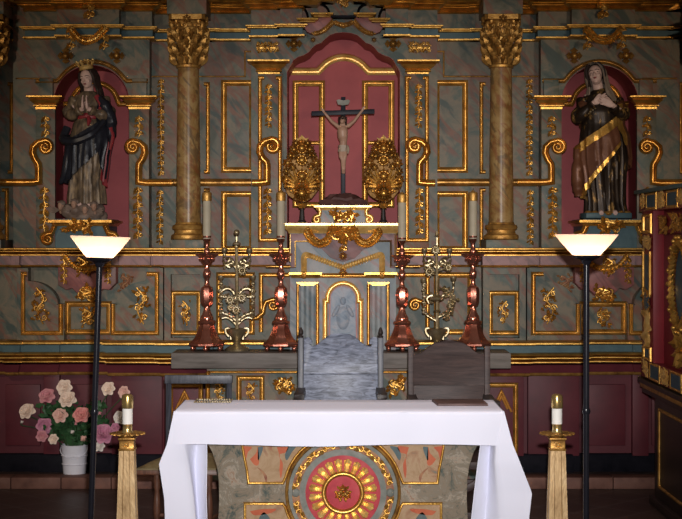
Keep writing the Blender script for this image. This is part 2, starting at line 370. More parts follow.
# ================================================================== THE REREDOS (carved altarpiece filling the back of the sanctuary)
RR=thing('reredos','tall gilded and marbled carved altarpiece wall with columns and niches behind the altar','altarpiece',(0,11.0,0))
rnd=random.Random(7)
DR,DP,DC=11.1,10.93,10.9
def XB(px): return X(px,11.0)
def slab(x0,x1,d,z0,z1,m='marble',name='marbled_panel',back=11.8,holes=()):
    b=MB(); pts=[(x0,z0),(x1,z0),(x1,z1),(x0,z1)]
    b.prism(pts,d,back,holes); return b.build(name,K[m],RR)
ZM,ZA=1.60,3.24     # mid entablature and architrave heights
# ---- lower wall, plinth and base mouldings
b=MB(); b.box((-2.95,10.78,.07),(2.6,11.9,.86)); b.build('lower_wall',K['burgundy_dark'],RR)
for f in (ident,mx):
    for (a0,a1,dd_,z0,z1) in ((44,60,10.73,.19,.80),(112,162.5,10.73,.19,.80),(66,106,10.76,.26,.70),(5,40,10.76,.26,.70)):
        b=MB(); b.box((X(f(a0),10.75),dd_,z0),(X(f(a1),10.75),10.85,z1)); b.build('raised_panel',K['burgundy_dark'],RR,bevel=.008)
b=MB(); b.sweep_plan([(-2.95,10.74),(X(38,10.7),10.74),(X(38,10.7),10.71),(X(64,10.7),10.71),(X(64,10.7),10.74),(X(110,10.7),10.74),(X(110,10.7),10.70),(X(574,10.7),10.70),(X(574,10.7),10.74),(2.6,10.74)],[(0,.07),(0,.19),(-.008,.205),(-.06,.205),(-.06,.07)]); b.build('plinth',K['black_stone'],RR,bevel=.004)
led=[(-90,10.74),(8,10.74),(8,10.68),(17,10.68),(17,10.70),(56,10.70),(56,10.72),(111,10.72),(111,10.64),(164,10.64),(164,10.6),(210,10.6),(210,10.68)]
def plan(lst,ext=0.0,dref=10.7):
    L=[(X(a,dref),d) for a,d in lst]; R=[(X(mx(a),dref),d) for a,d in lst][::-1]
    return L+R
LP=plan(led)
b=MB(); b.sweep_plan(LP,[(-.1,.773),(.008,.773),(.018,.783),(.008,.794),(-.1,.794)]); b.build('gilded_base_fillet',K['gold_dull'],RR)
b=MB(); b.sweep_plan(LP,[(-.1,.795),(.012,.795),(.03,.85),(-.1,.862)]); b.build('burgundy_band',K['burgundy_dark'],RR)
b=MB(); b.sweep_plan(LP,[(-.1,.862),(.018,.862),(.030,.866),(.030,.873),(.012,.879),(.045,.895),(.054,.898),(.054,.904),(.038,.909),(.068,.920),(.074,.923),(.070,.930),(.05,.938),(-.1,.94)]); b.build('gilded_base_moulding',K['gold'],RR)
b=MB(); b.sweep_plan(LP,[(-.1,.94),(.03,.94),(.03,.988),(-.1,.99)]); b.build('teal_band',K['teal'],RR)
b=MB(); b.sweep_plan(LP,[(-.1,.99),(.035,.99),(.05,.998),(.05,1.008),(.035,1.017),(-.1,1.02)]); b.build('gilded_ledge_moulding',K['gold'],RR)
# ---- pedestal zone
slab(-2.95,2.6,10.87,1.0,1.6,'marble','pedestal_wall')
def cutslab(f):      # projecting slab with a concave quarter bitten out of its inner top corner
    for (a0,a1,cut) in ((17,56,1),(163,118,1)):
        s=1 if a1>a0 else -1
        pts=[(a0,341),(a1+s*8,341),(a1+s*8,304),(a1+s*0,304)]
        cxp,cyp,r=a1+s*6,286,18
        arc=[(a1-s*0,304)]
        for k in range(9):
            t=math.radians(90*k/8); arc.append((a1+s*2-s*30*(1-math.cos(t)), 305-24*math.sin(t)))
        pts=pts[:3]+arc+[(a1-s*28,268),(a0,268)]
        pts=[(f(p),q) for p,q in pts]
        b=MB(); b.prism([(X(p,10.765),Z(q,10.765)) for p,q in pts],10.765,10.9); b.build('shaped_panel',K['marble'],RR)
        fr=[(a1+s*5,304),(a1+s*5,333),(a0+s*6,333),(a0+s*6,274),(a1-s*29,274)]
        line(RR,[(f(p),q) for p,q in fr],10.765,.034,.024,'gold','gilded_frame')
for f in (ident,mx):
    cutslab(f)
    xs=sorted((f(68),f(109))); frame(RR,xs[0],304,xs[1],332,10.86,.034,.024)
    for (cx,cy,w,h) in ((42,306,17,37),(142,306,17,37),(87,317.5,15,16),(186,312.5,11,23)):
        b=MB(); cluster(b,X(f(cx),10.8),Z(cy,10.8),w*.0072,h*.0072,10.765 if w>16 else (10.80 if cx==186 else 10.865),rnd,1 if f is ident else -1); b.build('carved_ornament',K['gold'],RR)
    # rose lambrequin hanging under the niche, with gilded swags
    lam=[(58,262),(58,285),(66,290),(72,288),(80,296),(95,296),(103,289),(109,290),(116,283),(116,262)]
    b=MB(); b.prism([(X(f(p),10.76),Z(q,10.76)) for p,q in lam],10.755,10.87); b.build('lambrequin',K['marble_rose'],RR,bevel=.006)
    b=MB(); dd=10.75
    for cx in (64,108): pendant(b,X(f(cx),dd),Z(252,dd),Z(284,dd),dd,.05,rnd); b.build('pendant_ornament',K['gold'],RR); b=MB()
    garland(b,[P(f(64),255,dd-.02),P(f(74),266,dd-.03),P(f(86),269,dd-.03),P(f(98),266,dd-.03),P(f(108),255,dd-.02)],.016,rnd)
    cluster(b,X(f(83),dd),Z(266,dd),.11,.12,dd-.01,rnd); b.build('swag_ornament',K['gold'],RR); b=MB()
    cluster(b,X(f(87),dd),Z(294,dd),.15,.08,dd-.0,rnd); b.build('carved_ornament',K['gold'],RR)
    b=MB(); cluster(b,X(f(126),10.86),Z(284,10.86),.10,.12,10.865,rnd); b.build('carved_spray',K['rust'],RR)
    # column pedestal: recessed panel
    xs=sorted((X(f(164),10.7),X(f(206),10.7)))
    b=MB(); b.box((xs[0],10.72,1.035),(xs[0]+.045,10.9,1.49)); b.box((xs[1]-.045,10.72,1.035),(xs[1],10.9,1.49)); b.box((xs[0],10.72,1.0),(xs[1],10.9,1.035)); b.box((xs[0]+.045,10.80,1.035),(xs[1]-.045,10.9,1.49)); b.box((xs[0],10.72,1.49),(xs[1],10.9,1.6))
    b.build('column_pedestal',K['marble'],RR)
    a=sorted((f(173),f(199))); frame(RR,a[0],293,a[1],333,10.80,.03,.022)
    a=sorted((f(219),f(252))); frame(RR,a[0],275,a[1],332,10.87,.034,.024)
    a=sorted((f(260),f(288))); line(RR,[(f(261),332),(f(261),275),(f(292),275)],10.87,.034,.024,'gold','gilded_frame')
    pth=scroll_path(273,305,-1,5.5,[(7,-3),(9,2),(10,8),(16,13),(23,14)],1.6)
    if f is mx: pth=[(f(p),q) for p,q in pth]
    line(RR,pth,10.84,.035,.04,'gold','volute_scroll')
# ---- mid entablature (gilded cornice over a mauve frieze)
ent=[(-90,10.80),(10,10.80),(10,10.74),(18,10.74),(18,10.78),(56,10.78),(56,10.745),(117,10.745),(117,10.76),(149,10.76),(149,10.80),(163,10.80),(163,10.68),(207,10.68),(207,10.84),(262,10.84)]
EP=plan(ent)
b=MB(); b.sweep_plan(EP,[(-.2,1.54),(.008,1.54),(.018,1.548),(.008,1.557),(-.2,1.557)]); b.build('gilded_fillet',K['gold'],RR)
b=MB(); b.sweep_plan(EP,[(-.2,1.557),(.0,1.557),(.0,1.622),(-.2,1.622)]); b.build('mauve_frieze',K['marble_mauve'],RR)
b=MB(); b.sweep_plan(EP,[(-.2,1.622),(.002,1.622),(.012,1.625),(.012,1.631),(.001,1.635),(.030,1.651),(.037,1.653),(.037,1.656),(.028,1.659),(.052,1.668),(.060,1.670),(.060,1.675),(.052,1.679),(-.2,1.68)]); b.build('gilded_cornice',K['gold'],RR)
# ---- upper zone walls
ZN=lambda py: Z(py,10.97)
ncx,nhw,nsp=91.5,38.0,103.0
def arch_px(cx,hw,sp,base,n=28):
    return [(cx-hw,base)]+[(cx-hw*math.cos(PI*i/n),sp-hw*math.sin(PI*i/n)) for i in range(n+1)]+[(cx+hw,base)]
for f in (ident,mx):
    s0,s1=sorted((XB(f(-90)),XB(f(14)))); 
    s1=min(s1,2.6); slab(max(s0,-2.95),s1,DR,1.6,3.6)
    s0,s1=sorted((XB(f(14)),XB(f(150))))
    A=[(X(f(p),10.97),ZN(q)) for p,q in arch_px(ncx,nhw,nsp,240)]
    slab(s0,s1,10.97,1.6,3.6,'marble','niche_wall',11.4,[A])
    s0,s1=sorted((XB(f(150)),XB(f(252)))); slab(s0,s1,DR,1.6,3.6)
    # niche shell
    b=MB(); A2=[(X(f(p),10.97),ZN(q)) for p,q in arch_px(ncx,nhw-.4,nsp,238)]
    D=.38
    inner=A2; outr=[(X(f(p),10.97),ZN(q)) for p,q in arch_px(ncx,nhw-.05,nsp,239)]
    n=len(inner)
    rings=[[(inner[i][0],10.965,inner[i][1]),(inner[i][0],10.97+D,inner[i][1]),(outr[i][0],10.97+D,outr[i][1]),(outr[i][0],10.965,outr[i][1])] for i in range(n)]
    b.loft([[Vector(p) for p in r] for r in rings],True,True)
    b.prism(outr,10.97+D,10.97+D+.03)
    x0,x1=sorted((inner[0][0],inner[-1][0])); b.box((x0,10.965,ZN(241)),(x1,10.97+D,ZN(238)))
    nich=b.build('statue_niche',K['burgundy'],RR)
    # gilded lines on the niche's back wall and round its mouth
    dB=10.97+D-.002
    ip=[(56.5,104),(71,104),(72.5,101)]+[(95-23*math.cos(math.radians(a)),104-21*math.sin(math.radians(a))) for a in range(14,168,8)]+[(118,101),(119.5,104),(130,104)]
    line(nich,[(f(p),q) for p,q in ip],dB,.042,.03,'gold','niche_moulding')
    op=[(36,81),(57,81)]+[(92-40*math.cos(math.radians(a)),103-41.5*math.sin(math.radians(a))) for a in range(36,146,6)]+[(127,81),(148,81)]
    line(RR,[(f(p),q) for p,q in op],10.97,.034,.03,'gold_dull','niche_arch_moulding')
    # flanking pilasters with flared capitals
    for (a0,a1,c) in ((36,55,45.5),(129,149,139)):
        x0,x1=sorted((X(f(a0),DP),X(f(a1),DP)))
        b=MB(); b.box((x0,DP,1.66),(x1,10.98,Z(107,DP))); b.box((x0+.02,DP+.015,Z(97,DP)),(x1-.02,10.98,Z(78,DP))); pil=b.build('pilaster',K['marble'],RR,bevel=.004)
        b=MB(); b.sweep_plan([(x0,10.99),(x0,DP),(x1,DP),(x1,10.99)],[(-.02,Z(109,DP)),(.003,Z(109,DP)),(.004,Z(107,DP)),(.016,Z(106,DP)),(.016,Z(105.2,DP)),(.006,Z(104.6,DP)),(.038,Z(101,DP)),(.042,Z(100.3,DP)),(.033,Z(99.7,DP)),(.054,Z(98,DP)),(.060,Z(97.5,DP)),(.060,Z(96.3,DP)),(-.02,Z(96,DP))])
        b.build('pilaster_capital',K['gold'],pil)
        b=MB(); pendant(b,X(f(c),DP),Z(116,DP),Z(137,DP),DP,.055,rnd); b.build('pendant_ornament',K['gold'],pil); b=MB(); pendant(b,X(f(c-1),DP),Z(187,DP),Z(239,DP),DP,.065,rnd); b.build('pendant_ornament',K['gold'],pil)
    # scroll brackets beside the niche
    tail=[(7,-4.5),(11.5,0),(12.3,6),(10,12),(6.7,17),(6.2,21),(6.2,34.5),(13,35.5),(26,35.5),(40,35.5)]
    pR=scroll_path(132.8,147,1,6.5,tail)
    pL=scroll_path(45.2,147,-1,6.5,[t if t[0]<20 else (t[0]+20,t[1]) for t in tail])
    sprof=[(-.027,0),(-.025,.030),(-.018,.038),(-.011,.030),(-.006,.004),(-.001,.004),(.004,.034),(.012,.046),(.020,.036),(.026,0)]
    for p in (pR,pL):
        line(RR,[(f(u),v) for u,v in p],DP-.005,0,0,'gold','volute_scroll',sprof)
    # strings of carved leaves beside the columns
    b=MB(); pendant(b,X(f(161),DR),Z(79,DR),Z(176,DR),DR,.05,rnd); b.build('pendant_ornament',K['gold'],RR); b=MB(); pendant(b,X(f(160),DR),Z(190,DR),Z(245,DR),DR,.05,rnd); b.build('pendant_ornament',K['gold'],RR)
    # middle moulding and the thin broken line above
    line(RR,[(f(150),182.5),(f(268),182.5)],DR,.05,.04,'gold_dull','middle_moulding',[(-.029,0),(-.027,.028),(-.020,.036),(-.012,.028),(-.006,.006),(.004,.006),(.010,.034),(.018,.044),(.026,.034),(.029,0)])
    line(RR,[(f(152),76.5),(f(245),76.5),(f(245),51.5),(f(262),51.5)],DR,.012,.012,'gold_dull')
    line(RR,[(f(16),78.5),(f(50),78.5)],10.97,.012,.012,'gold_dull')
    # frames
    for (a0,b0,a1,b1) in ((224,83,252,170),(224,194,252,249)):
        a=sorted((f(a0),f(a1))); frame(RR,a[0],b0,a[1],b1,DR,.036,.026)
    for a0 in (208,12): line(RR,[(f(a0-4),84),(f(a0),84),(f(a0),172),(f(a0-4),172)] ,DR,.03,.022,'gold','gilded_frame')
    line(RR,[(f(204),190),(f(208),190),(f(208),247)],DR,.03,.022,'gold','gilded_frame'); line(RR,[(f(2),190),(f(7),190),(f(7),247)],DR,.03,.022,'gold','gilded_frame')
    # statue bracket
    bd=10.755
    x0,x1=sorted((X(f(50),bd),X(f(110),bd)))
    BR=MB(); BR.box((x0+.03,bd+.04,1.675),(x1-.03,11.3,Z(224,bd))); br=BR.build('statue_bracket',K['teal'],RR)
    b=MB(); b.sweep_plan([(x0,11.3),(x0,bd),(x1,bd),(x1,11.3)],[(-.1,Z(226,bd)),(-.02,Z(226,bd)),(-.01,Z(223.5,bd)),(.012,Z(222.5,bd)),(.012,Z(220,bd)),(-.1,Z(219.4,bd))]); b.build('bracket_shelf',K['gold'],br)
    b=MB(); b.box((x0+.02,bd+.02,Z(220.5,bd)),(x1-.02,11.3,Z(219.0,bd))); b.build('bracket_top',K['teal'],br)
    for sg,cx in ((-1,48),(1,112)):
        pth=scroll_path(cx,239,-sg,5.5,[(3.5,-6),(5.5,-10),(7,-14)],1.5)
        line(br,[(f(u),v) for u,v in pth],bd+.03,.042,.05,'gold','volute')
    b=MB(); cluster(b,X(f(80),bd),Z(226,bd),.18,.07,bd+.0,rnd); b.build('shell_ornament',K['gold'],br)
    # architrave ornaments
    dA=10.80; sh=0 if f is ident else 4
    b=MB()
    for cx in (71,104): pendant(b,X(f(cx),dA),Z(26,dA),Z(50,dA),dA,.06,rnd); b.build('pendant_ornament',K['gold'],RR); b=MB()
    garland(b,[P(f(71),30,dA-.02),P(f(79),38,dA-.03),P(f(87),41,dA-.03),P(f(96),38,dA-.03),P(f(104),30,dA-.02)],.02,rnd); b.build('swag_ornament',K['gold'],RR); b=MB()
    pendant(b,X(f(89),dA),Z(-6,dA),Z(19,dA),dA,.09,rnd); b.build('pendant_ornament',K['gold'],RR)
    b=MB()
    for cx in (117,66): b=MB(); b.rosette(P(f(cx),56,10.965),.06,4,.04); b.rosette(P(f(cx),56,10.96),.035,8,.04); b.build('diamond_rosette',K['gold_dull'],RR)
    q=[(57,50),(64,53),(74,55),(84,54),(93,50),(104,43),(116,38)]
    # columns
    for cpx in (188.5,-12):
        cx,cy=X(f(cpx),10.8),10.8
        zb,zt=1.851,2.985
        b=MB(); b.lathe([(.089,zb-.01),(.089,zb+.02),(.087,zb+.25),(.083,zb+.6),(.076,zt),(.076,zt+.02)],(cx,cy,0),32); COL=b.build('column',K['column'],RR)
        b=MB(); b.lathe([(.10,1.735),(.122,1.74),(.127,1.755),(.122,1.772),(.106,1.78),(.100,1.795),(.102,1.808),(.113,1.813),(.118,1.828),(.112,1.842),(.096,1.848),(.092,1.862),(.08,1.865)],(cx,cy,0),36); b.build('base',K['gold_dull'],COL)
        b=MB(); b.box((cx-.12,cy-.12,1.675),(cx+.12,cy+.3,1.737)); b.build('plinth',K['marble'],COL,bevel=.003)
        b=MB(); b.lathe([(.076,2.97),(.088,2.975),(.09,2.99),(.08,3.0),(.078,3.05),(.084,3.15),(.10,3.25),(.118,3.30),(.1,3.32)],(cx,cy,0),24)
        for row,(z0,L,W,r,n,ph) in enumerate(((2.995,.085,.022,.082,12,0),(3.05,.10,.024,.084,12,.26),(3.11,.10,.024,.088,12,0),(3.17,.09,.022,.094,12,.26))):
            for k in range(n):
                a=2*PI*k/n+ph; o=Vector((math.cos(a),math.sin(a),0))
                b.leaf(Vector((cx,cy,z0))+o*r,Vector((0,0,1))+o*.25,o,L,W,.38,.03,0,5)
                tp=Vector((cx,cy,z0+L*.82))+o*(r+L*.52); b.ball(tp,.015,7,5)
                tn=Vector((-o.y,o.x,0)); b.tube([tp-tn*.02,tp+o*.006,tp+tn*.02],.009,5)
        for k in range(8):
            a=2*PI*k/8; o=Vector((math.cos(a),math.sin(a),0)); tn=Vector((-o.y,o.x,0))
            for sg in (-1,1):
                pts=[Vector((cx,cy,3.27))+o*.115+tn*sg*(.018+.016*math.cos(u))+Vector((0,0,.016*math.sin(u))) for u in [i*.7 for i in range(11)]]; b.tube([Vector((cx,cy,3.19))+o*.095+tn*sg*.004]+pts,[.009]*6+[.007]*6,5)
        for k in range(4):
            a=PI/4+k*PI/2; o=Vector((math.cos(a),math.sin(a),0)); t=[]
            for i in range(22):
                u=i/21; aa=2.2+u*7.2; rr=.04*(1-.75*u)
                t.append(Vector((cx,cy,3.275))+o*(.135+rr*math.cos(aa))+Vector((0,0,rr*math.sin(aa))))
            b.tube([Vector((cx,cy,3.16))+o*.09]+t,[.014]*6+[.013]*10+[.009]*7,6)
            a2=k*PI/2; o=Vector((math.cos(a2),math.sin(a2),0)); b.rosette(Vector((cx,cy,3.31))+o*.115,.035,6,.03,0,o)
        ab=[]
        for k in range(4):
            a=PI/4+k*PI/2
            for da,rr in ((-.10,.168),(.10,.168),(PI/4,.118)): ab.append((cx+rr*math.cos(a+da),cy+rr*math.sin(a+da)))
        b.loft([[Vector((p[0],p[1],z)) for p in ab] for z in (3.31,3.345)],True,True)
        b.build('capital',K['gold_dull'],COL)
    # entablature block above the column
        b=MB(); b.box((cx-.14,cy-.13,3.346),(cx+.14,11.2,3.50)); b.build('entablature_block',K['marble'],COL)
        b=MB(); b.sweep_plan([(cx-.14,11.2),(cx-.14,cy-.13),(cx+.14,cy-.13),(cx+.14,11.2)],[(-.05,3.455),(.01,3.455),(.02,3.47),(.05,3.485),(.06,3.50),(.12,3.54),(.13,3.57),(-.05,3.58)]); b.build('block_cornice',K['gold'],COL)
# ---- upper entablature
arc=[(-90,11.08),(-32,11.08),(-32,10.70),(6,10.70),(6,11.06),(24,11.06),(24,10.93),(58,10.93),(58,10.83),(121,10.83),(121,10.93),(152,10.93),(152,11.08),(206,11.08),(206,11.03),(213,11.03),(213,11.05),(251,11.05),(251,10.86),(280,10.86),(280,10.80),(303,10.80),(303,11.0)]
def halves(lst,dref=10.9):
    L=[(X(a,dref),d) for a,d in lst]; R=[(X(mx(a),dref),d) for a,d in lst][::-1]
    return L,[(min(x,2.6),d) for x,d in R]
for HP in halves(arc):
    b=MB(); b.sweep_plan(HP,[(-.25,3.200),(.004,3.200),(.012,3.206),(.012,3.216),(-.25,3.218)]); b.sweep_plan(HP,[(-.25,3.262),(.006,3.262),(.02,3.270),(.02,3.274),(.035,3.280),(.035,3.288),(-.25,3.290)]); b.build('gilded_architrave',K['gold'],RR)
    b=MB(); b.sweep_plan(HP,[(-.25,3.218),(0,3.218),(.0,3.262),(-.25,3.262)]); b.build('teal_architrave_band',K['teal'],RR)
    b=MB(); b.sweep_plan(HP,[(-.25,3.290),(-.005,3.290),(-.005,3.405),(-.25,3.405)]); b.build('upper_frieze',K['marble'],RR)
    b=MB(); b.sweep_plan(HP,[(-.25,3.400),(.006,3.400),(.016,3.405),(.010,3.412),(.002,3.415),(.035,3.436),(.046,3.440),(.044,3.446),(.036,3.449),(.065,3.458),(.07,3.464),(.062,3.468),(.10,3.48),(.13,3.51),(.14,3.53),(-.25,3.56)]); b.build('crown_cornice',K['gold'],RR)
# ---- central bay
hole_l=[(287,250),(287,72),(290.5,66),(293.5,60),(298,57),(304,55),(309,52),(312,48),(316,44.5),(321,43),(325,39),(330,35),(336,33)]
hole=hole_l+[(343.5,32.3)]+[(687-p,q) for p,q in hole_l[::-1]]
H=[(X(p,DC),Z(q,DC)) for p,q in hole]
slab(XB(252),XB(436.5),DC,1.6,3.9,'marble','central_wall',11.75,[H])
b=MB(); n=len(H); ctr=Vector((X(343.5,DC),2.5)); 
inn=[(ctr.x+(x-ctr.x)*.996,ctr.y+(z-ctr.y)*.998) for x,z in H]
b.loft([[Vector((inn[i][0],10.895,inn[i][1])),Vector((inn[i][0],11.3,inn[i][1])),Vector((H[i][0],11.3,H[i][1])),Vector((H[i][0],10.895,H[i][1]))] for i in range(n)],True,True)
b.prism(H,11.3,11.34); cn=b.build('central_niche',K['burgundy'],RR)
DB=11.298
cp=[(284,71.5),(318,71.5),(320.5,69)]+[(343.5-28*math.cos(math.radians(a)),85.5-28*math.sin(math.radians(a))) for a in range(40,142,6)]+[(366.5,69),(369,71.5),(403,71.5)]
line(cn,cp,DB,0,0,'gold_bright','niche_moulding',[(-.028,0),(-.028,.02),(-.016,.03),(-.01,.018),(-.002,.018),(.006,.034),(.016,.04),(.028,.022),(.028,0)])
for (a0,a1) in ((295.5,322),(365,391.5)): frame(cn,a0,83.5,a1,205,DB,.038,.022,'gold')
for f in (ident,lambda p:687-p): line(cn,[(f(297),143),(f(320),143)],DB,.032,.02,'gold','gilded_bar')
for f in (ident,lambda p:687-p):
    x0,x1=sorted((X(f(258),10.86),X(f(283),10.86)))
    b=MB(); b.box((x0,10.86,1.66),(x1,10.95,Z(73,10.86))); pil=b.build('central_pilaster',K['marble'],RR,bevel=.003)
    cx0,cx1=sorted((X(f(259),10.86),X(f(279),10.86)))
    b=MB(); b.sweep_plan([(cx0,10.95),(cx0,10.85),(cx1,10.85),(cx1,10.95)],[(-.02,Z(74,10.86)),(.004,Z(74,10.86)),(.006,Z(72.6,10.86)),(.022,Z(71.4,10.86)),(.020,Z(70.6,10.86)),(.010,Z(70.2,10.86)),(.050,Z(65.6,10.86)),(.054,Z(65,10.86)),(.044,Z(64.4,10.86)),(.070,Z(62.8,10.86)),(.078,Z(62.4,10.86)),(.078,Z(61,10.86)),(-.02,Z(60.5,10.86))]); b.build('pilaster_capital',K['gold'],pil)
    a=sorted((f(259.5),f(280.5)))
    line(pil,[(f(264),78),(f(260),78),(f(260),181)],10.86,.03,.022,'gold','gilded_frame'); line(pil,[(f(276),78),(f(280),78),(f(280),240),(f(260),240),(f(260),184)],10.86,.03,.022,'gold','gilded_frame')
    b=MB(); pendant(b,X(f(268.5),10.86),Z(84,10.86),Z(128,10.86),10.86,.05,rnd); b.build('pendant_ornament',K['gold'],pil); b=MB(); pendant(b,X(f(267.5),10.86),Z(188,10.86),Z(235,10.86),10.86,.06,rnd); b.build('pendant_ornament',K['gold'],pil)
    pth=scroll_path(272,146,-1,6.5,[(7,-4.5),(11.5,0),(12.3,6),(9.5,12),(5.5,16),(4.8,19),(4.8,36),(13,37),(20,37)])
    line(pil,[(f(u),v) for u,v in pth],10.852,0,0,'gold','volute_scroll',sprof)
    b=MB(); 
    for i in range(4): cluster(b,X(f(259+5.5*i),10.89),Z(47.5,10.89),.05,.075,10.895,rnd,1-2*(i%2))
    b.tube([P(f(257),48,10.89),P(f(277),48,10.89)],.012,6); b.build('carved_spray',K['gold'],RR)
    b=MB(); b.rosette(P(f(294),44,10.895),.062,4,.04); b.rosette(P(f(294),44,10.885),.035,8,.05); b.build('diamond_rosette',K['gold_dull'],RR); b=MB(); b.rosette(P(f(313),40,10.895),.022,6,.03); b.build('rosette',K['gold_dull'],RR)
    # stepped lintel pieces rising to the centre
    for (a0,a1,p0,p1) in ((300,315,18.3,22),(314,330,13,16.8)):
        x0,x1=sorted((X(f(a0),10.75),X(f(a1),10.75)))
        b=MB(); b.sweep_plan([(x0,10.95),(x0,10.76),(x1,10.76),(x1,10.95)],[(-.1,Z(p1,10.76)),(.0,Z(p1,10.76)),(.004,Z(p1-1.2,10.76)),(.02,Z(p0+1.6,10.76)),(.025,Z(p0,10.76)),(-.1,Z(p0-.2,10.76))]); b.build('stepped_lintel',K['gold'],RR)
    pl=[(300,22),(330,16),(330,17),(333,21),(331,25),(326,30),(319,33),(313,34),(306,33),(303,28)]
    b=MB(); b.prism([(X(f(p),10.83),Z(q,10.83)) for p,q in [(300,21),(315,21),(315,16),(331,16),(332,21),(330,26),(325,30),(319,32.5),(312,34),(307,32),(303,26)]],10.82,10.91); b.build('shaped_panel',K['marble_rose'],RR,bevel=.004)
    b=MB(); garland(b,[P(f(313),34,10.81),P(f(320),32.5,10.80),P(f(327),28,10.80),P(f(333),21.5,10.81)],.013,rnd); garland(b,[P(f(333),21.5,10.81),P(f(338),24,10.8),P(f(343.5),25.5,10.8)],.013,rnd); b.build('swag_ornament',K['gold_dull'],RR)
    for (a0,a1,p0) in ((297,317,2.5),(319,334,-1)):
        x0,x1=sorted((X(f(a0),10.72),X(f(a1),10.72)))
        b=MB(); b.sweep_plan([(x0,10.95),(x0,10.74),(x1,10.74),(x1,10.95)],[(-.1,Z(p0+2.2,10.74)),(.0,Z(p0+2.2,10.74)),(.008,Z(p0+.8,10.74)),(.03,Z(p0-1,10.74)),(.05,Z(p0-4,10.74)),(-.1,Z(p0-5,10.74))]); b.build('stepped_lintel',K['gold'],RR)
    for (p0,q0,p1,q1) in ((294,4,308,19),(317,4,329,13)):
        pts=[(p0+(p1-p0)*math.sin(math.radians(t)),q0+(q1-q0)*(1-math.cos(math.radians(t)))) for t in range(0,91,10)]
        line(RR,[(f(a),c) for a,c in pts],10.89,.018,.05,'black_stone','black_fillet')  # black curved strip edging the lintel steps
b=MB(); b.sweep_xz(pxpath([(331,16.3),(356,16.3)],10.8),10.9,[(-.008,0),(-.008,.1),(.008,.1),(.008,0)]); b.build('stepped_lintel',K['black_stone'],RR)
b=MB(); cluster(b,X(343.5,10.88),Z(2,10.88),.1,.06,10.89,rnd); b.build('carved_ornament',K['gold_dull'],RR)
# ---- lower wall panels with gilded pyramids beside the old altar
for f in (ident,lambda p:686-p):
    x0,x1=sorted((X(f(163),10.7),X(f(206),10.7)))
    b=MB(); b.box((x0,10.66,.20),(x1,10.8,.80)); b.build('raised_panel',K['burgundy_dark'],RR,bevel=.004)
    a=sorted((f(170.5),f(201))); frame(RR,a[0],385,a[1],452,10.66,.03,.022)
    for k,sz in enumerate((1.0,.62)):
        cx=f(184.5); pts=[(cx-10*sz,412-3*k),(cx,412-3*k-21*sz),(cx+10*sz,412-3*k)]
        line(RR,pts,10.66,.018,.018,'gold','pyramid_moulding')
# ================================================================== THE OLD HIGH ALTAR against the wall
HA=thing('high_altar','old high altar with a grey stone slab and marbled front against the carved wall','altar',(0,10.4,0))
ax0,ax1=X(171,10.2),X(511,10.2)
b=MB(); b.box((ax0,10.2,.862),(ax1,10.575,.967)); b.build('altar_slab',K['stone'],HA,bevel=.006)
bx0,bx1=X(207,10.35),X(480,10.35)
b=MB(); b.box((bx0,10.35,.077),(bx1,10.60,.862)); b.build('body',K['marble'],HA)
line(HA,[(207,372),(480,372)],10.35,.018,.018,'gold'); 
for px in (208,479): line(HA,[(px,372),(px,470)],10.35,.03,.02,'gold')
for (a0,a1) in ((239,262),(424,447)): frame(HA,a0,378,a1,455,10.35,.03,.022)
frame(HA,270,404,416,458,10.35,.03,.022)
rnd=random.Random(3)
for (px,py,w,h) in ((219,391,10,20),(251,392,10,18),(285,386,19,16),(397,386,19,16),(435,392,10,18),(467,391,10,20)):
    b=MB(); cluster(b,X(px,10.35),Z(py,10.35),w*.0069,h*.0069,10.35,rnd,1 if px<343 else -1); b.build('carved_ornament',K['gold'],HA)
# ================================================================== TABERNACLE
TB=thing('tabernacle','gilded blue-grey tabernacle with a small arched door, centre of the high altar','tabernacle',(X(343,10.55),10.55,.967))
DT=10.52
def TX(px): return X(px,DT)
def TZ(py): return Z(py,DT)
def bar(parent,pts,w,h,m='gold',name='gilded_moulding',d=DT): return line(parent,pts,d,w,h,m,name)
b=MB(); b.box((TX(290),DT,.967),(TX(396),10.84,TZ(232))); b.build('body',K['marble_blue'],TB)
b=MB(); b.box((TX(272),DT+.16,.967),(TX(414),10.83,TZ(338))); b.build('gradine',K['marble_blue'],TB)
b=MB(); x0,x1=TX(289),TX(397); pth=[(x0,10.9),(x0,DT-.03),(TX(314),DT-.03),(TX(314),DT-.07),(TX(372),DT-.07),(TX(372),DT-.03),(x1,DT-.03),(x1,10.9)]
b.sweep_plan(pth,[(-.2,TZ(233.5)),(.0,TZ(233.5)),(.008,TZ(231)),(.03,TZ(228.5)),(.035,TZ(226)),(.05,TZ(225.5)),(.05,TZ(223.4)),(-.2,TZ(223))]); 
b.box((x0+.05,DT-.02,TZ(225)),(x1-.05,10.9,TZ(223.2))); b.build('gilded_cornice',K['gold_bright'],TB)
b=MB(); b.prism([(TX(p),TZ(q)) for p,q in [(290.5,268),(290.5,234),(395.5,234),(395.5,268),(391,268),(391,241),(377,241),(372,247),(364,249),(355,258),(343,262),(331,258),(322,249),(314,247),(309,241),(295,241),(295,268)]],DT-.022,DT+.01); b.build('mauve_frieze',K['marble_mauve'],TB,bevel=.004)
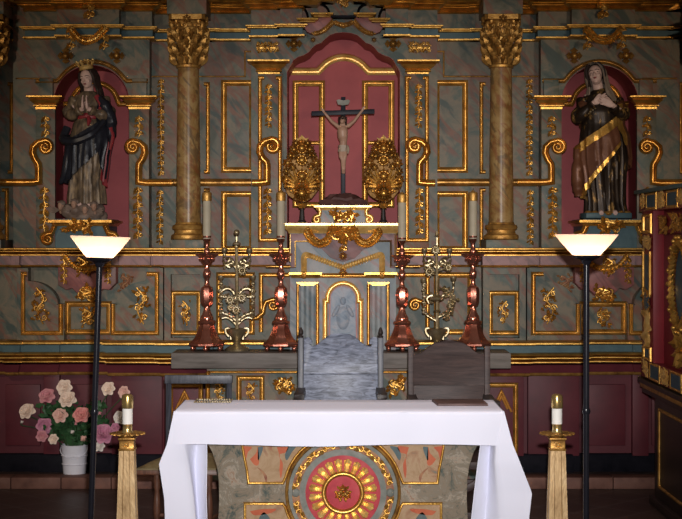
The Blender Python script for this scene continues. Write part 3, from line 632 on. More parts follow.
for f in (ident,lambda p:686-p):
    bar(TB,[(f(266),266.5),(f(295),266.5),(f(295),241),(f(317),241)],.016,.03)
    bar(TB,[(f(290.5),234),(f(290.5),262)],.018,.03,'gold_bright')
    b=MB(); garland(b,[P(f(306),228,DT-.08),P(f(311),238,DT-.07),P(f(319),243,DT-.07),P(f(327),240,DT-.07),P(f(331),231,DT-.1)],.022,rnd); b.build('garland',K['gold'],TB)
    # rope swag
    pts=[P(f(304),272,DT-.01),P(f(304),263,DT-.012),P(f(304.5),256,DT-.012),P(f(309),255.5,DT-.012),P(f(326),261.5,DT-.012),P(f(343),267.5,DT-.012)]
    b=MB(); sp=spline(pts,7); b.tube(sp,.016,7)
    for i in range(0,len(sp)-1):
        t=(sp[i+1]-sp[i]).normalized(); n=t.cross(Vector((0,-1,0)))
        b.tube([sp[i]+n*.018-t*.008+Vector((0,-.004,0)),sp[i]+Vector((0,-.017,0)),sp[i]-n*.018+t*.008+Vector((0,-.004,0))],.006,5)
    b.build('rope_swag',K['gold_bright'],TB)
    b=MB(); b.ball(P(f(304),275,DT-.03),(.028,.012,.028),12,7); b.rosette(P(f(304),275,DT-.035),.026,8,.014); b.build('rosette',K['gold'],TB)
    b=MB(); x0,x1=sorted((TX(f(292)),TX(f(319)))); b.sweep_plan([(x0,DT+.02),(x0,DT-.02),(x1,DT-.02),(x1,DT+.02)],[(-.02,TZ(278)),(.004,TZ(278)),(.01,TZ(275.5)),(.02,TZ(274.5)),(.02,TZ(272.3)),(-.02,TZ(272))]); b.build('gilded_moulding',K['gold'],TB)
    # fluted pilaster
    x0,x1=sorted((TX(f(300)),TX(f(315)))); b=MB(); b.box((x0,DT-.012,1.0),(x1,DT+.01,TZ(284)))
    for k in range(4):
        xx=x0+(x1-x0)*(k+.0)/3; b.tube([(xx,DT-.014,1.0),(xx,DT-.014,TZ(286))],.008,8)
    p=b.build('fluted_pilaster',K['marble_blue'],TB)
    b=MB(); xm=(x0+x1)/2; b.loft([[Vector((xm+sx*w,DT-.03 if sy<0 else DT,z)) for sx,sy in ((-1,-1),(1,-1),(1,1),(-1,1))] for w,z in ((.045,TZ(285.5)),(.05,TZ(284.5)),(.074,TZ(283.2)),(.078,TZ(282)))]); b.build('pilaster_capital',K['gold'],p)
    for px in (298,317.5): bar(p,[(f(px),284),(f(px),345)],.026,.026,'gold','gilded_strip')
    for px in (305,310): bar(p,[(f(px),287),(f(px),345)],.009,.02,'gold_dull','flute_fillet')
bar(TB,[(319,275.5),(367,275.5)],.034,.022)
b=MB(); b.rosette(P(343,272.5,DT-.02),.032,8,.02); b.ball(P(343,272.5,DT-.03),.014,8,6); b.build('rosette',K['gold'],TB)
b=MB(); pendant(b,TX(343),TZ(232),TZ(252),DT-.07,.06,rnd); b.build('pendant_ornament',K['gold'],TB); b=MB(); b.rosette(P(343,256,DT-.03),.034,10,.03); b.build('rosette',K['gold'],TB); b=MB(); cluster(b,TX(343),TZ(233),.2,.05,DT-.08,rnd); b.build('carved_ornament',K['gold'],TB)
da=[(325,350),(325,301),(327.5,301),(327.5,298)]+[(343-15.5*math.cos(math.radians(a)),298-15*math.sin(math.radians(a))) for a in range(8,173,8)]+[(358.5,298),(358.5,301),(361,301),(361,350)]
b=MB(); b.sweep_xz(pxpath(da,DT),DT,fprof(.036,.03)); DRS=b.build('door_surround',K['gold_bright'],TB)
di=[(329,350)]+[(343-13.2*math.cos(PI*i/20),298.5-13*math.sin(PI*i/20)) for i in range(21)]+[(357,350)]
b=MB(); b.prism(pxpath(di,DT),DT-.008,DT+.01); dr=b.build('door',K['door'],TB); dr['label']='pale blue-grey arched door'
b=MB(); b.sweep_xz(pxpath(di,DT),DT,[(-.006,0),(-.006,.018),(.004,.018),(.004,0)]); b.build('door_edge',K['rose_reveal'],dr)
b=MB(); b.ball(P(343,301,DT-.008),(.022,.012,.028)); b.ball(P(343,318,DT-.006),(.05,.014,.085)); b.ball(P(336,311,DT-.012),(.016,.01,.05),rot=Matrix.Rotation(.5,3,'Y')); b.ball(P(350,311,DT-.012),(.016,.01,.05),rot=Matrix.Rotation(-.5,3,'Y')); b.build('relief_figure',K['door'],dr)
# ================================================================== CRUCIFIX with its stepped pedestal
CR=thing('crucifix','black cross with pale carved corpus on a rocky mound atop the tabernacle','crucifix',(X(343,10.68),10.68,TZ(223)))
DCx=10.68
def CX(px): return X(px,DCx)
def CZ(py): return Z(py,DCx)
b=MB(); b.prism([(CX(p),CZ(q)) for p,q in [(316,223),(319,216),(321,210),(365,210),(367,216),(370,223)]],10.58,10.80); b.build('pedestal',K['marble_blue'],CR)
b=MB(); x0,x1=CX(317),CX(369); b.sweep_plan([(x0,10.8),(x0,10.58),(x1,10.58),(x1,10.8)],[(-.1,CZ(210.5)),(.0,CZ(210.5)),(.006,CZ(208.5)),(.018,CZ(207.5)),(.018,CZ(206)),(-.1,CZ(205.7))]); b.box((x0,10.57,CZ(207)),(x1,10.8,CZ(205.8))); b.build('pedestal_moulding',K['gold_bright'],CR)
for sg,px in ((1,317),(-1,369)):
    pth=scroll_path(px,219.5,sg,3.6,[(2.5,-4.5),(3,-8),(2,-11)],1.3); line(CR,pth,10.575,.03,.04,'gold_bright','volute')
b=MB(); cluster(b,CX(343),Z(216.5,10.58),.17,.05,10.578,rnd); b.build('carved_ornament',K['gold'],CR)
b=MB(); rr=random.Random(2); rings=[]
for i in range(7):
    t=i/6; z=CZ(206)+.085*math.sin(t*PI/2); k=math.cos(t*PI/2*.97)
    rings.append([Vector((CX(343)+(.175*k)*math.cos(a)*(1+.12*rr.uniform(-1,1)),DCx+.10*k*math.sin(a)*(1+.12*rr.uniform(-1,1)),z+.012*rr.uniform(-1,1)*(i>0))) for a in [2*PI*j/18 for j in range(18)]])
b.loft(rings); b.build('rocky_mound',K['rock'],CR,smooth=25)
tl=.018
b=MB(); b.box((CX(341),DCx-.012,CZ(201)),(CX(345.5),DCx+.012,CZ(97))); 
A=Vector((CX(311.5),DCx-.014,CZ(113.8))); B=Vector((CX(374.5),DCx-.014,CZ(111.6))); u=(B-A).normalized(); w=Vector((-u.z,0,u.x))*.017
b.loft([[p-w+Vector((0,-.014,0)),p+w+Vector((0,-.014,0)),p+w+Vector((0,.02,0)),p-w+Vector((0,.02,0))] for p in (A,B)])
b.build('cross',K['cross'],CR,bevel=.003)
b=MB(); b.prism([(CX(p),CZ(q)) for p,q in [(336.5,100.5),(339,99.6),(343,100.8),(348,99.8),(350,101),(348.5,104.6),(343,105.6),(338,104.8)]],DCx-.024,DCx-.012); b.build('title_plaque',K['grey_ring'],CR)
def remesh(b, name, m, parent, vox, smooth_it=3):
    """union overlapping closed shells into one continuous surface"""
    ob=b.build(name,m,parent,smooth=180)
    md=ob.modifiers.new('r','REMESH'); md.mode='VOXEL'; md.voxel_size=vox; md.use_smooth_shade=True
    sm=ob.modifiers.new('s','SMOOTH'); sm.iterations=smooth_it; sm.factor=.5
    dg=bpy.context.evaluated_depsgraph_get(); me=bpy.data.meshes.new_from_object(ob.evaluated_get(dg))
    old=ob.data; ob.modifiers.clear(); ob.data=me; bpy.data.meshes.remove(old)
    if not me.materials: me.materials.append(m)
    me.polygons.foreach_set('use_smooth',[True]*len(me.polygons)); return ob
def head(b, c, h, R):                       # head with brow, nose, lips, chin, ears; R orients it (face towards -y)
    c=Vector(c); q=lambda x,y,z: c+R@Vector((x*h,y*h,z*h))
    b.ball(q(0,.06,.12),(.36*h,.44*h,.40*h),20,14,0,R); b.ball(q(0,-.10,-.14),(.28*h,.29*h,.38*h),18,12,0,R)
    b.ball(q(0,-.24,-.40),(.13*h,.11*h,.10*h),12,8,0,R)
    b.tube([q(0,-.37,.07),q(0,-.43,-.06),q(0,-.49,-.13)],[.035*h,.045*h,.06*h],8); b.ball(q(-.05,-.40,-.15),.04*h); b.ball(q(.05,-.40,-.15),.04*h)
    for s in (-1,1):
        b.tube([q(.05*s,-.37,.085),q(.15*s,-.36,.105),q(.26*s,-.26,.06)],.04*h,8); b.ball(q(.15*s,-.305,.02),(.075*h,.055*h,.045*h),10,7,0,R)
        b.ball(q(.17*s,-.27,-.14),(.10*h,.09*h,.09*h),10,7,0,R); b.ball(q(.36*s,.04,-.02),(.04*h,.08*h,.11*h),10,7,0,R)
    b.ball(q(0,-.375,-.245),(.10*h,.045*h,.028*h),10,6,0,R); b.ball(q(0,-.365,-.295),(.085*h,.045*h,.03*h),10,6,0,R)
def face_bits(parent, c, h, R, iris, lip):
    c=Vector(c); q=lambda x,y,z: c+R@Vector((x*h,y*h,z*h))
    for s in (-1,1):
        b=MB(); b.ball(q(.15*s,-.335,.018),(.055*h,.03*h,.022*h),10,6,0,R); b.build('eye',iris,parent)
        b=MB(); b.tube([q(.06*s,-.395,.12),q(.15*s,-.385,.145),q(.25*s,-.30,.105)],.016*h,6); b.build('eyebrow',iris,parent)
    b=MB(); b.ball(q(0,-.395,-.248),(.09*h,.04*h,.022*h),10,6,0,R); b.ball(q(0,-.385,-.292),(.075*h,.04*h,.024*h),10,6,0,R); b.build('lips',lip,parent)
def hand(b, w, fd, pn, ts, L, curl=.25, spread=.12):
    """w wrist, fd finger direction, pn palm normal, ts thumb side, L hand length"""
    w=Vector(w); fd=Vector(fd).normalized(); pn=Vector(pn).normalized(); ts=Vector(ts).normalized()
    for k in range(4):
        s=(1.5-k)*.13*L*1.0; kn=w+fd*L*.47+ts*s
        b.tube([w+ts*s*.6,w+fd*L*.22+ts*s*.85,kn],[L*.10,L*.11,L*.085],8)
        ln=L*(.46,.53,.50,.40)[k]; d=(fd+ts*spread*(1.5-k)*.5).normalized(); p=kn; pts=[kn]
        for i,fr in enumerate((.42,.32,.26)):
            d=(d+pn*curl*.6).normalized(); p=p+d*ln*fr; pts.append(p)
        b.tube(pts,[L*.068,L*.064,L*.058,L*.044],7)
    p0=w+fd*L*.12+ts*L*.18; d=(ts*.75+fd*.75+pn*.25).normalized(); p1=p0+d*L*.20; p2=p1+(d+fd*.7).normalized()*L*.17; p3=p2+(fd+pn*.2).normalized()*L*.13
    b.tube([w+fd*L*.08,p0,p1,p2,p3],[L*.09,L*.095,L*.075,L*.066,L*.05],7)
flesh_c=K['flesh_dark']
b=MB(); y=DCx-.035
def cp_(px,py,dy=0): return Vector((CX(px),y+dy,CZ(py)))
b.tube([cp_(342.8,127,0),cp_(342.5,131),cp_(342.8,137),cp_(343.4,142),cp_(343.2,147),cp_(343,151)],[.030,.038,.036,.026,.027,.03],14)
b.tube([cp_(338,126.5),cp_(343,125.5),cp_(347.5,126.5)],[.018,.024,.018],10); b.tube([cp_(343,127,-.0),cp_(343,122.5,-.008)],[.016,.013],8)
head(b,cp_(342.6,120.6,-.014),.058,Matrix.Rotation(-.3,3,'X')@Matrix.Rotation(.25,3,'Y'))
for (p0,p1,p2,sd) in (((338.5,127),(332,122),(325,113.5),-1),((347.5,127),(354,121.5),(361.5,111.6),1)):
    W=cp_(*p2); El=cp_(*p1); b.tube([cp_(*p0),El,W],[.016,.0125,.009],9)
    hand(b,W,(W-El),(0,-1,0),(0,0,1) ,.045,.25,.1)
for s in (-1,1):
    b.tube([cp_(343+1.6*s,149),cp_(343+1.9*s,157,-.02),cp_(343.3+.9*s,160,-.022),cp_(343.4+.6*s,169,-.008),cp_(343.4+.5*s,171,-.014),cp_(343.4+.5*s,173.5,-.03)],[.022,.0165,.014,.0105,.010,.009],9)
corpus=remesh(b,'corpus',flesh_c,CR,.0035,2)
b=MB(); 
for i in range(24):
    a=2*PI*i/24; b.tube([cp_(342.6,118.8,-.014)+Vector((.026*math.cos(a),.028*math.sin(a),.003*math.sin(5*a))),cp_(342.6,118.8,-.014)+Vector((.030*math.cos(a+.3),.032*math.sin(a+.3),.008*(-1)**i))],.004,5)
b.build('crown_of_thorns',K['hair'],corpus)
b=MB(); b.ball(cp_(342.6,119.6,-.006),(.025,.026,.028)); b.tube([cp_(339.6,120,-.005),cp_(339.2,126,-.018)],[.010,.006]); b.tube([cp_(345.6,120,-.005),cp_(346,126,-.018)],[.010,.006]); b.build('hair',K['hair'],corpus)
b=MB(); rings=[]
for i in range(6):
    t=i/5; rings.append([Vector((CX(343.1)+(.034+.004*math.sin(5*a+t*4))*math.cos(a),y+(.03+.003*math.sin(5*a))*math.sin(a)-.004,CZ(145.5+6.5*t))) for a in [2*PI*j/24 for j in range(24)]])
b.loft(rings); b.tube([cp_(347,146.5),cp_(348.3,150,-.01),cp_(347.8,154,-.012)],[.012,.010,.005]); b.build('loincloth',K['veil'],corpus)
# ================================================================== GILDED FLOWER BOUQUETS on the tabernacle
def bouquet(px, label):
    d=10.62; s=d/F; g=thing('gilded_bouquet',label,'ornament',(X(px,d),d,Z(222.6,d)),'gilded bouquets flanking the crucifix'); r=random.Random(11)
    q=lambda u,v,dy=0: Vector((X(px,d)+u*s,d+dy,Z(170.5,d)-v*s))
    b=MB(); b.lathe([(.028,0),(.03,.012),(.02,.02),(.014,.09),(.012,.12),(.018,.135),(.012,.15)],(X(px,d),d+.02,Z(222.6,d)),14); b.build('stand',K['wood_black'],g)
    out=[]
    for i in range(40):
        a=2*PI*i/40; R=18.5*(1+.06*math.sin(7*a)); yy=math.cos(a)*-31 if math.cos(a)>0 else math.cos(a)*-31
        w=math.sin(a)*R*(1-.22*math.cos(a)); out.append((q(w,yy).x,q(w,yy).z))
    b=MB(); b.prism(out,d,d+.02); b.build('back_plate',K['gold_shade'],g,bevel=.004)
    for (v,R) in ((-22,6.5),(-10,6),(6,7.2)):
        b=MB(); b.rosette(q(0,v,-.012),R*s*1.25,10,.06); b.sweep_xz([(q(0,v).x+R*.72*s*math.cos(a),q(0,v).z+R*.72*s*math.sin(a)) for a in [2*PI*k/18 for k in range(18)]],d-.025,rprof(.018,.016),True); b.ball(q(0,v,-.045),.022,10,7)
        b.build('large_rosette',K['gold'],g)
    for i in range(15):
        a=-2.25+4.5*i/14; rx=15.5*(1-.2*math.cos(a)); u=math.sin(a)*rx; v=-math.cos(a)*26+0
        b=MB(); b.rosette(q(u,v,-.012),(3.3+.9*(i%2))*s*1.4,7,.05); b.build('small_rosette',K['gold'],g)
    for (u,v) in ((-8,-14),(8,-15),(-9,-3),(9,-4),(-13,12),(13,12),(-6,-27),(6,-27)): b=MB(); b.rosette(q(u,v,-.018),3.4*s*1.35,7,.05); b.build('small_rosette',K['gold'],g)
    for sg in (-1,1):
        b=MB()
        for k in range(5):
            a=.35+.28*k; o=q(sg*2,17,-.012); e=o+Vector((sg*math.sin(a),0,math.cos(a)))*s*(17-k*1.2)
            b.tube([o,(o+e)/2+Vector((0,-.045,0)),e+Vector((0,-.03,0))],[.012,.013,.008],6); b.leaf(e+Vector((0,-.03,0)),e-o,(0,-1,0),s*5,s*1.8,.3)
        b.build('leaf_stalks',K['gold'],g)
    b=MB(); b.lathe([(.015,0),(.035,.01),(.055,.03),(.06,.05),(.05,.055)],(0,0,0),16)
    b.v=[Vector((p.x*1.0,p.y*.45,p.z))+q(0,31,-.005)+Vector((0,0,0)) for p in b.v]
    for k in range(9): b.ball(q(-11+2.75*k,22+2*math.cos(k-4),-.035),.013,7,5)
    for k in range(5):
        a=-1.1+.55*k; b.leaf(q(0,33,-.01),(math.sin(a),0,-math.cos(a)),(0,-1,0),s*7,s*2,.4)
    b.rosette(q(0,23,-.02),.075,12,.07); b.rosette(q(0,23,-.045),.035,8,.04); b.build('basket',K['gold'],g)
    b=MB(); b.leaf(q(0,-27,-.02),(0,0,1),(0,-1,0),s*9,s*3.4,.2); b.leaf(q(-3,-27,-.02),(-.6,0,1),(0,-1,0),s*7,s*2.5,.2); b.leaf(q(3,-27,-.02),(.6,0,1),(0,-1,0),s*7,s*2.5,.2); b.build('crest',K['gold_bright'],g)
bouquet(302,'egg-shaped gilded flower bouquet on a stand to the left of the crucifix')
bouquet(383.5,'egg-shaped gilded flower bouquet on a stand to the right of the crucifix')
# ================================================================== COPPER CANDLESTICKS and their candles
def candlestick_proto(label):
    g=thing('candlestick',label,'candlestick',(0,0,0),'copper candlesticks on the high altar')
    def oct_(b,prof,seg): b.lathe(prof,(0,0,0),seg)
    b=MB(); oct_(b,[(.196,.045),(.205,.052),(.205,.066),(.185,.078),(.150,.105),(.122,.145),(.098,.195),(.086,.225),(.084,.235)],8); b.build('base',K['copper'],g,smooth=20)
    for k in range(6):
        a=2*PI*(k+.5)/6; b=MB(); b.ball((.17*math.cos(a),.17*math.sin(a),.026),.026,10,8); b.tube([(.17*math.cos(a),.17*math.sin(a),.03),(.175*math.cos(a),.175*math.sin(a),.055)],.012,6); b.build('ball_foot',K['copper'],g)
    b=MB(); oct_(b,[(.084,.23),(.095,.238),(.098,.25),(.090,.262),(.07,.268),(.072,.285),(.066,.30),(.045,.33),(.034,.365),(.032,.385)],20); b.build('knop',K['copper'],g)
    b=MB(); oct_(b,[(.03,.38),(.058,.395),(.070,.42),(.073,.47),(.073,.52),(.064,.55),(.036,.565),(.034,.572)],8); b.build('urn',K['copper'],g,smooth=25)
    b=MB(); oct_(b,[(.034,.565),(.026,.585),(.024,.625),(.038,.645),(.043,.665),(.040,.69),(.028,.705),(.026,.73),(.026,.745)],20); b.build('stem',K['copper'],g)
    b=MB(); oct_(b,[(.026,.74),(.04,.745),(.060,.765),(.074,.795),(.080,.815),(.125,.838),(.130,.846),(.122,.848),(.06,.835),(.03,.845)],24); b.build('drip_pan',K['copper'],g)
    b=MB()
    for k in range(10):
        a=2*PI*k/10; b.ball((.076*math.cos(a),.076*math.sin(a),.80),(.014,.014,.02),8,6)
    b.build('studs',K['copper'],g)
    b=MB(); oct_(b,[(.028,.84),(.036,.855),(.034,.875),(.022,.895),(.022,.93),(.026,.95),(.040,.965),(.045,.985),(.046,1.0),(.036,1.0),(.034,.97)],20); b.build('socket',K['copper'],g)
    return g
cs=candlestick_proto('first copper candlestick from the left, in front of the left gilded frame')
def candle_proto(label):
    g=thing('candle',label,'candle',(0,0,0),'tall ivory candles on the high altar')
    b=MB(); b.lathe([(.031,0),(.031,.27),(.029,.275)],(0,0,0),18); b.build('wax',K['wax'],g)
    b=MB(); b.lathe([(.034,.262),(.036,.272),(.036,.315),(.033,.322),(.014,.327),(.010,.335)],(0,0,0),18); b.build('follower',K['gold_dull'],g)
    b=MB(); b.tube([(0,0,.33),(.002,0,.35)],.003,5); b.build('wick',K['hair'],g)
    return g
cd=candle_proto('')
spec=[(207,1.0,'far left','leftmost of the four copper candlesticks, beside the silvered candelabrum with the ball finial',10.42,.985),
      (281,1.0,'','copper candlestick just left of the blue arched tabernacle door',10.40,.985),
      (402,1.0,'','copper candlestick just right of the blue arched tabernacle door',10.40,.97),
      (473,1.0,'','rightmost of the four copper candlesticks, behind the brown chair',10.42,.985)]
clab=['ivory candle in the leftmost copper candlestick','ivory candle in the copper candlestick left of the crucifix','ivory candle in the copper candlestick right of the crucifix','ivory candle in the rightmost copper candlestick']
for i,(px,k,_,lab,d,sc) in enumerate(spec):
    loc=(X(px,d),d,.967); kk=.81*sc
    o=cs if i==0 else copy_thing(cs,loc,lab); o.location=loc; o['label']=lab; o.scale=(.64,.64,kk)
    l2=(X(px,d),d,.967+.975*kk); c=cd if i==0 else copy_thing(cd,l2,clab[i]); c.location=l2; c['label']=clab[i]; c.scale=(.92,.92,1.0)
# ================================================================== CANDELABRA of silvered flowers
def candelabrum(px, d, label, variant):
    z0=.967; s=d/F; g=thing('candelabrum',label,'candelabrum',(X(px,d),d,z0),'branched candelabra on the high altar'); r=random.Random(5+variant)
    yb=351.0
    q=lambda u,v,dy=0: Vector((X(px,d)+u*s,d+dy,z0+(yb-v)*s))
    b=MB(); b.lathe([(.085,0),(.088,.012),(.06,.03),(.03,.045),(.022,.06),(.03,.07),(.04,.085),(.06,.125),(.075,.15),(.06,.155),(.03,.15)],(X(px,d),d,z0),10); b.build('base',K['silvered'],g)
    for sg in (-1,1):
        b=MB(); pts=spline([q(sg*8,337),q(sg*11,333),q(sg*11,329),q(sg*7,330),q(sg*6,340)],5); b.tube(pts,.009,6); b.build('handle',K['silvered'],g)
    top=247 if variant==0 else 254
    b=MB(); b.tube([q(0,330),q(.3,310),q(0,280),q(-.5,top)],[.014,.011,.012,.010],8)
    if variant==1: b.lathe([(.02,0),(.05,.015),(.055,.03),(.02,.045)],tuple(q(0,302)),14); b.lathe([(.012,0),(.03,.01),(.012,.02)],tuple(q(0,313)),12)
    b.build('stem',K['silvered'],g)
    if variant==0:
        b=MB(); b.tube([q(-.5,248),q(-.3,237)],[.008,.007],6); b.ball(q(-.3,233),.021,12,9); b.lathe([(.012,-.01),(.03,0),(.026,.012),(.012,.02)],tuple(q(-.3,245)),14); b.build('finial',K['silvered'],g)
    else:
        b=MB(); b.tube([q(0,255),q(0,238)],.006,6); b.tube([q(0,236),q(0,231.5)],[.014,.008],8); b.build('finial',K['silvered'],g)
    def flower(u,v,R=4.3,dy=-.035):
        b=MB(); c=q(u,v,dy); n=10
        b.sweep_xz([(c.x+R*.62*s*math.cos(2*PI*k/20),c.z+R*.62*s*math.sin(2*PI*k/20)) for k in range(20)],c.y,rprof(.014,.012),True)
        for k in range(n):
            a=2*PI*k/n; b.ball(c+Vector((R*s*.9*math.cos(a),0,R*s*.9*math.sin(a))),.0085,7,5)
        b.ball(c+Vector((0,.004,0)),.009,8,6); b.tube([c+Vector((0,.006,0)),q(0,v+4)],.006,5); b.build('flower_ring',K['silvered'],g)
    def cup(u,v):
        b=MB(); p=q(u,v); b.lathe([(.007,-.045),(.011,-.03),(.009,-.02),(.02,-.008),(.022,.012),(.018,.014),(.012,.004)],tuple(p),12); b.build('candle_cup',K['silvered'],g)
    def arm(pts,r=.007):
        b=MB(); sp=spline([q(*p) for p in pts],6); b.tube(sp,[r,r*.8],6)
        for i in range(2,len(sp),3): b.leaf(sp[i],(sp[min(i+1,len(sp)-1)]-sp[i-1])+Vector((0,0,.01)),(0,-1,0),.045,.011,.5)
        b.build('arm',K['silvered'],g)
    def bead_drop(u,v0,v1):
        b=MB(); n=int((v1-v0)/3.2)
        for k in range(n):
            v=v0+(v1-v0)*k/n; b.ball(q(u+.5*math.sin(k*2),v),(.012,.012,.014) if k%2 else (.017,.015,.011),8,6)
            if k%2: b.leaf(q(u,v),(math.copysign(.6,u)*(-1)**k,0,.7),(0,-1,0),.03,.009,.4)
        b.build('flower_spray',K['silvered'],g)
    for sg in (-1,1):
        arm([(0,270),(sg*5,264),(sg*10,266),(sg*13,263),(sg*12.5,256)]); cup(sg*12.5,251)
        arm([(0,268),(sg*4,262),(sg*8,261),(sg*10,266),(sg*7,268)],.007)
        if variant==0:
            arm([(0,322),(sg*7,316),(sg*14,313),(sg*16,306),(sg*16,296),(sg*16,284)]); cup(sg*16,278); bead_drop(sg*16,284,317)
            arm([(0,326),(sg*6,320),(sg*11,318),(sg*15,319)],.007)
            arm([(0,302),(sg*4,292),(sg*10,289),(sg*15,292),(sg*15,297),(sg*10,297)],.008)
    if variant==0:
        for (u,v) in ((5.5,271),(-6.5,300),(5,298),(-.5,310)): flower(u,v)
        flower(-6,308,3.2,-.02)
    else:
        flower(-8,272,4.6); flower(-1.5,250.5,4.2); flower(11,268,3.4)
        arm([(0,322),(-6,318),(-11,314),(-13,300),(-13.5,286)]); cup(-13.5,281); bead_drop(-13,284,316)
        arm([(0,318),(8,314),(13,306),(16,292),(16.5,284)]); cup(16.5,279)
        b=MB()
        for k in range(46):
            t=k/45; u=7+9*math.sin(t*3.1)+r.uniform(-2.5,2.5); v=288+30*t+r.uniform(-2,2); a=r.random()*6.28
            b.leaf(q(u,v,-.01*r.random()),(math.cos(a),-.2,math.sin(a)),(0,-1,0),.045,.014,.4)
            if k%3==0: b.ball(q(u,v,-.025),.011,7,5)
        b.build('leaf_spray',K['silvered'],g)
        arm([(0,300),(-5,296),(-10,299),(-8,304)],.008); arm([(0,303),(6,296),(11,291)],.009)
candelabrum(237,10.44,'silvered candelabrum with ball finial and ring flowers, left end of the high altar',0)
candelabrum(437,10.44,'silvered candelabrum with a leafy spray, behind the brown chair at right',1)
# ================================================================== STATUES in the side niches
def sheet(b, fn, nu, nv, mi=0):             # fn(u,v,k): k=0 outer skin, k=1 inner skin -> closed slab
    vs=[];
    for k in (0,1):
        for i in range(nu+1):
            for j in range(nv+1): vs.append(fn(i/nu,j/nv,k))
    N=(nu+1)*(nv+1); I=lambda i,j,k: k*N+i*(nv+1)+j; fs=[]
    for i in range(nu):
        for j in range(nv):
            fs.append((I(i,j,0),I(i+1,j,0),I(i+1,j+1,0),I(i,j+1,0))); fs.append((I(i,j,1),I(i,j+1,1),I(i+1,j+1,1),I(i+1,j,1)))
    for i in range(nu):
        for j in (0,nv): fs.append((I(i,j,0),I(i+1,j,0),I(i+1,j,1),I(i,j,1)))
    for j in range(nv):
        for i in (0,nu): fs.append((I(i,j,0),I(i,j+1,0),I(i,j+1,1),I(i,j+1-1,1)))
    b.add(vs,fs,mi)
class Figure:
    def __init__(s, d, tab, nf, amp, seed):
        s.d=d; s.tab=tab; s.r=random.Random(seed); s.ph=[s.r.random()*6.28 for _ in range(6)]; s.nf=nf; s.amp=amp
    def q(s,px,py,dy=0): return Vector((X(px,s.d),s.d+dy,Z(py,s.d)))
    def surf(s,th,py,inf=1.0,foldk=1.0,ph=0,skew=0):
        cx,a,bb=lerp_tab(s.tab,py); t=(py-s.tab[0][0])/(s.tab[-1][0]-s.tab[0][0])
        A=s.amp*min(1,max(0,(t-.18)*2.2))*foldk
        n=s.nf; tw=.012*(py-150)+skew*py
        f=math.sin(n*th+s.ph[0]+ph+tw)+.55*math.sin((n+4)*th+s.ph[1]+ph-1.4*tw)+.35*math.sin((2*n+1)*th+s.ph[2]+tw)
        f=(1-abs(math.sin(f*.9)))*1.2-.4+f*.25
        k=inf+A*f
        return Vector((X(cx,s.d)+a*s.d/F*k*math.cos(th), s.d-bb*k*math.sin(th), Z(py,s.d)))
    def robe(s,b,y0,y1,n=70,seg=110,inf=1.0):
        rings=[[s.surf(2*PI*j/seg,y0+(y1-y0)*i/n,inf) for j in range(seg)] for i in range(n+1)]
        b.loft(rings,True,True)
    def drape(s,b,th0,th1,top,bot,inf=1.1,thick=.05,foldk=1.0,ph=0,nu=60,nv=40,v0=0,v1=1,skew=0):
        def fn(u,v,k):
            vv=v0+(v1-v0)*v; th=math.radians(th0+(th1-th0)*u); py=top(u)+(bot(u)-top(u))*vv
            return s.surf(th,py,inf-thick*k,foldk,ph,skew)
        sheet(b,fn,nu,nv)
def lin(*p):                                # piecewise linear in u
    def f(u):
        for (a,x),(c,y) in zip(p,p[1:]):
            if u<=c: t=(u-a)/(c-a); return x+(y-x)*t
        return p[-1][1]
    return f
# ---- left: crowned woman with joined hands
SL=thing('statue','statue of a crowned praying woman in a dark mantle, in the left niche','statue',(X(86,10.92),10.92,Z(219.0,10.92)))
fg=Figure(10.92,[(91,89,5.5,.045),(94,89,10,.06),(98,89.5,16,.075),(103,90,17.5,.09),(110,90,16,.10),(117,90,13.5,.088),(124,90,16.5,.11),(140,90,20,.125),(160,88,18.5,.125),(182,87,17,.125),(200,87,18.5,.13),(205,87,19,.13)],9,.10,4)
q=fg.q
hr=Matrix.Rotation(-.30,3,'Z')@Matrix.Rotation(.12,3,'X')@Matrix.Rotation(-.14,3,'Y')
b=MB(); hc=q(88,79,-.03); head(b,hc,.138,hr)
b.tube([hc+Vector((.006,.02,-.04)),q(89,91,-.005),q(89.5,97,0)],[.036,.036,.05],14)
b.tube([q(89.5,95,0),q(90,105,-.01),q(90,118,0),q(90,130,0)],[.06,.085,.075,.09],16)
b.tube([q(77,100),q(89.5,96.5),q(102,100)],[.035,.05,.035],12)
for s in (-1,1): b.tube([q(90+7*s,128),q(88+6*s,165,-.03),q(87+6*s,204,-.03)],[.06,.045,.03],12)
for s,el in ((-1,(70,116)),(1,(110,116))):
    W=q(88.7+2.2*s,110.5,-.155); b.tube([q(89.5+14*s,101),q(*el,-.05),W],[.035,.028,.017],10)
    hand(b,W,(-.02*s,-.18,1),(-s,0,0),(0,1,.1),.10,.04,.1)
for s in (-1,1): b.tube([q(87+5*s,203,-.05),q(87+5*s,205,-.12)],[.03,.018],8)
body=remesh(b,'body',K['flesh'],SL,.0045,2); face_bits(body,hc,.138,hr,K['hair'],K['red_cloth'])
b=MB(); Hc=lambda x,y,z: hc+hr@Vector((x,y,z))
b.ball(Hc(0,.028,.030),(.062,.062,.064),20,14,0,hr)
for s in (-1,1):
    for k in range(5):
        xx=s*(.050+.006*(k%3)); b.tube(spline([Hc(xx*.8,-.012+.014*k,.05),Hc(xx*1.12,-.008+.014*k,.0),Hc(xx*1.1,.0+.012*k,-.05),Hc(xx*1.25,.01+.01*k,-.095),Hc(xx*1.2+.01*math.sin(k*2),.0+.012*k,-.15)],5),[.017,.012],7)
b.build('hair',K['hair'],body)
b=MB(); fg.robe(b,91.5,204,80); 
for s,el in ((-1,(70,116)),(1,(110,116))):
    pts=spline([q(89.5+13*s,100,0),q(89.5+18.5*s,108,-.02),q(*el,-.05),q(89+11*s,114.5,-.11),q(89+4.5*s,111.5,-.145)],6); n=len(pts)
    b.tube(pts,[(.046+.012*math.sin(i*.9))*(1-.35*i/n) for i in range(n)],14)
b.build('gown',K['gown_grey'],body)
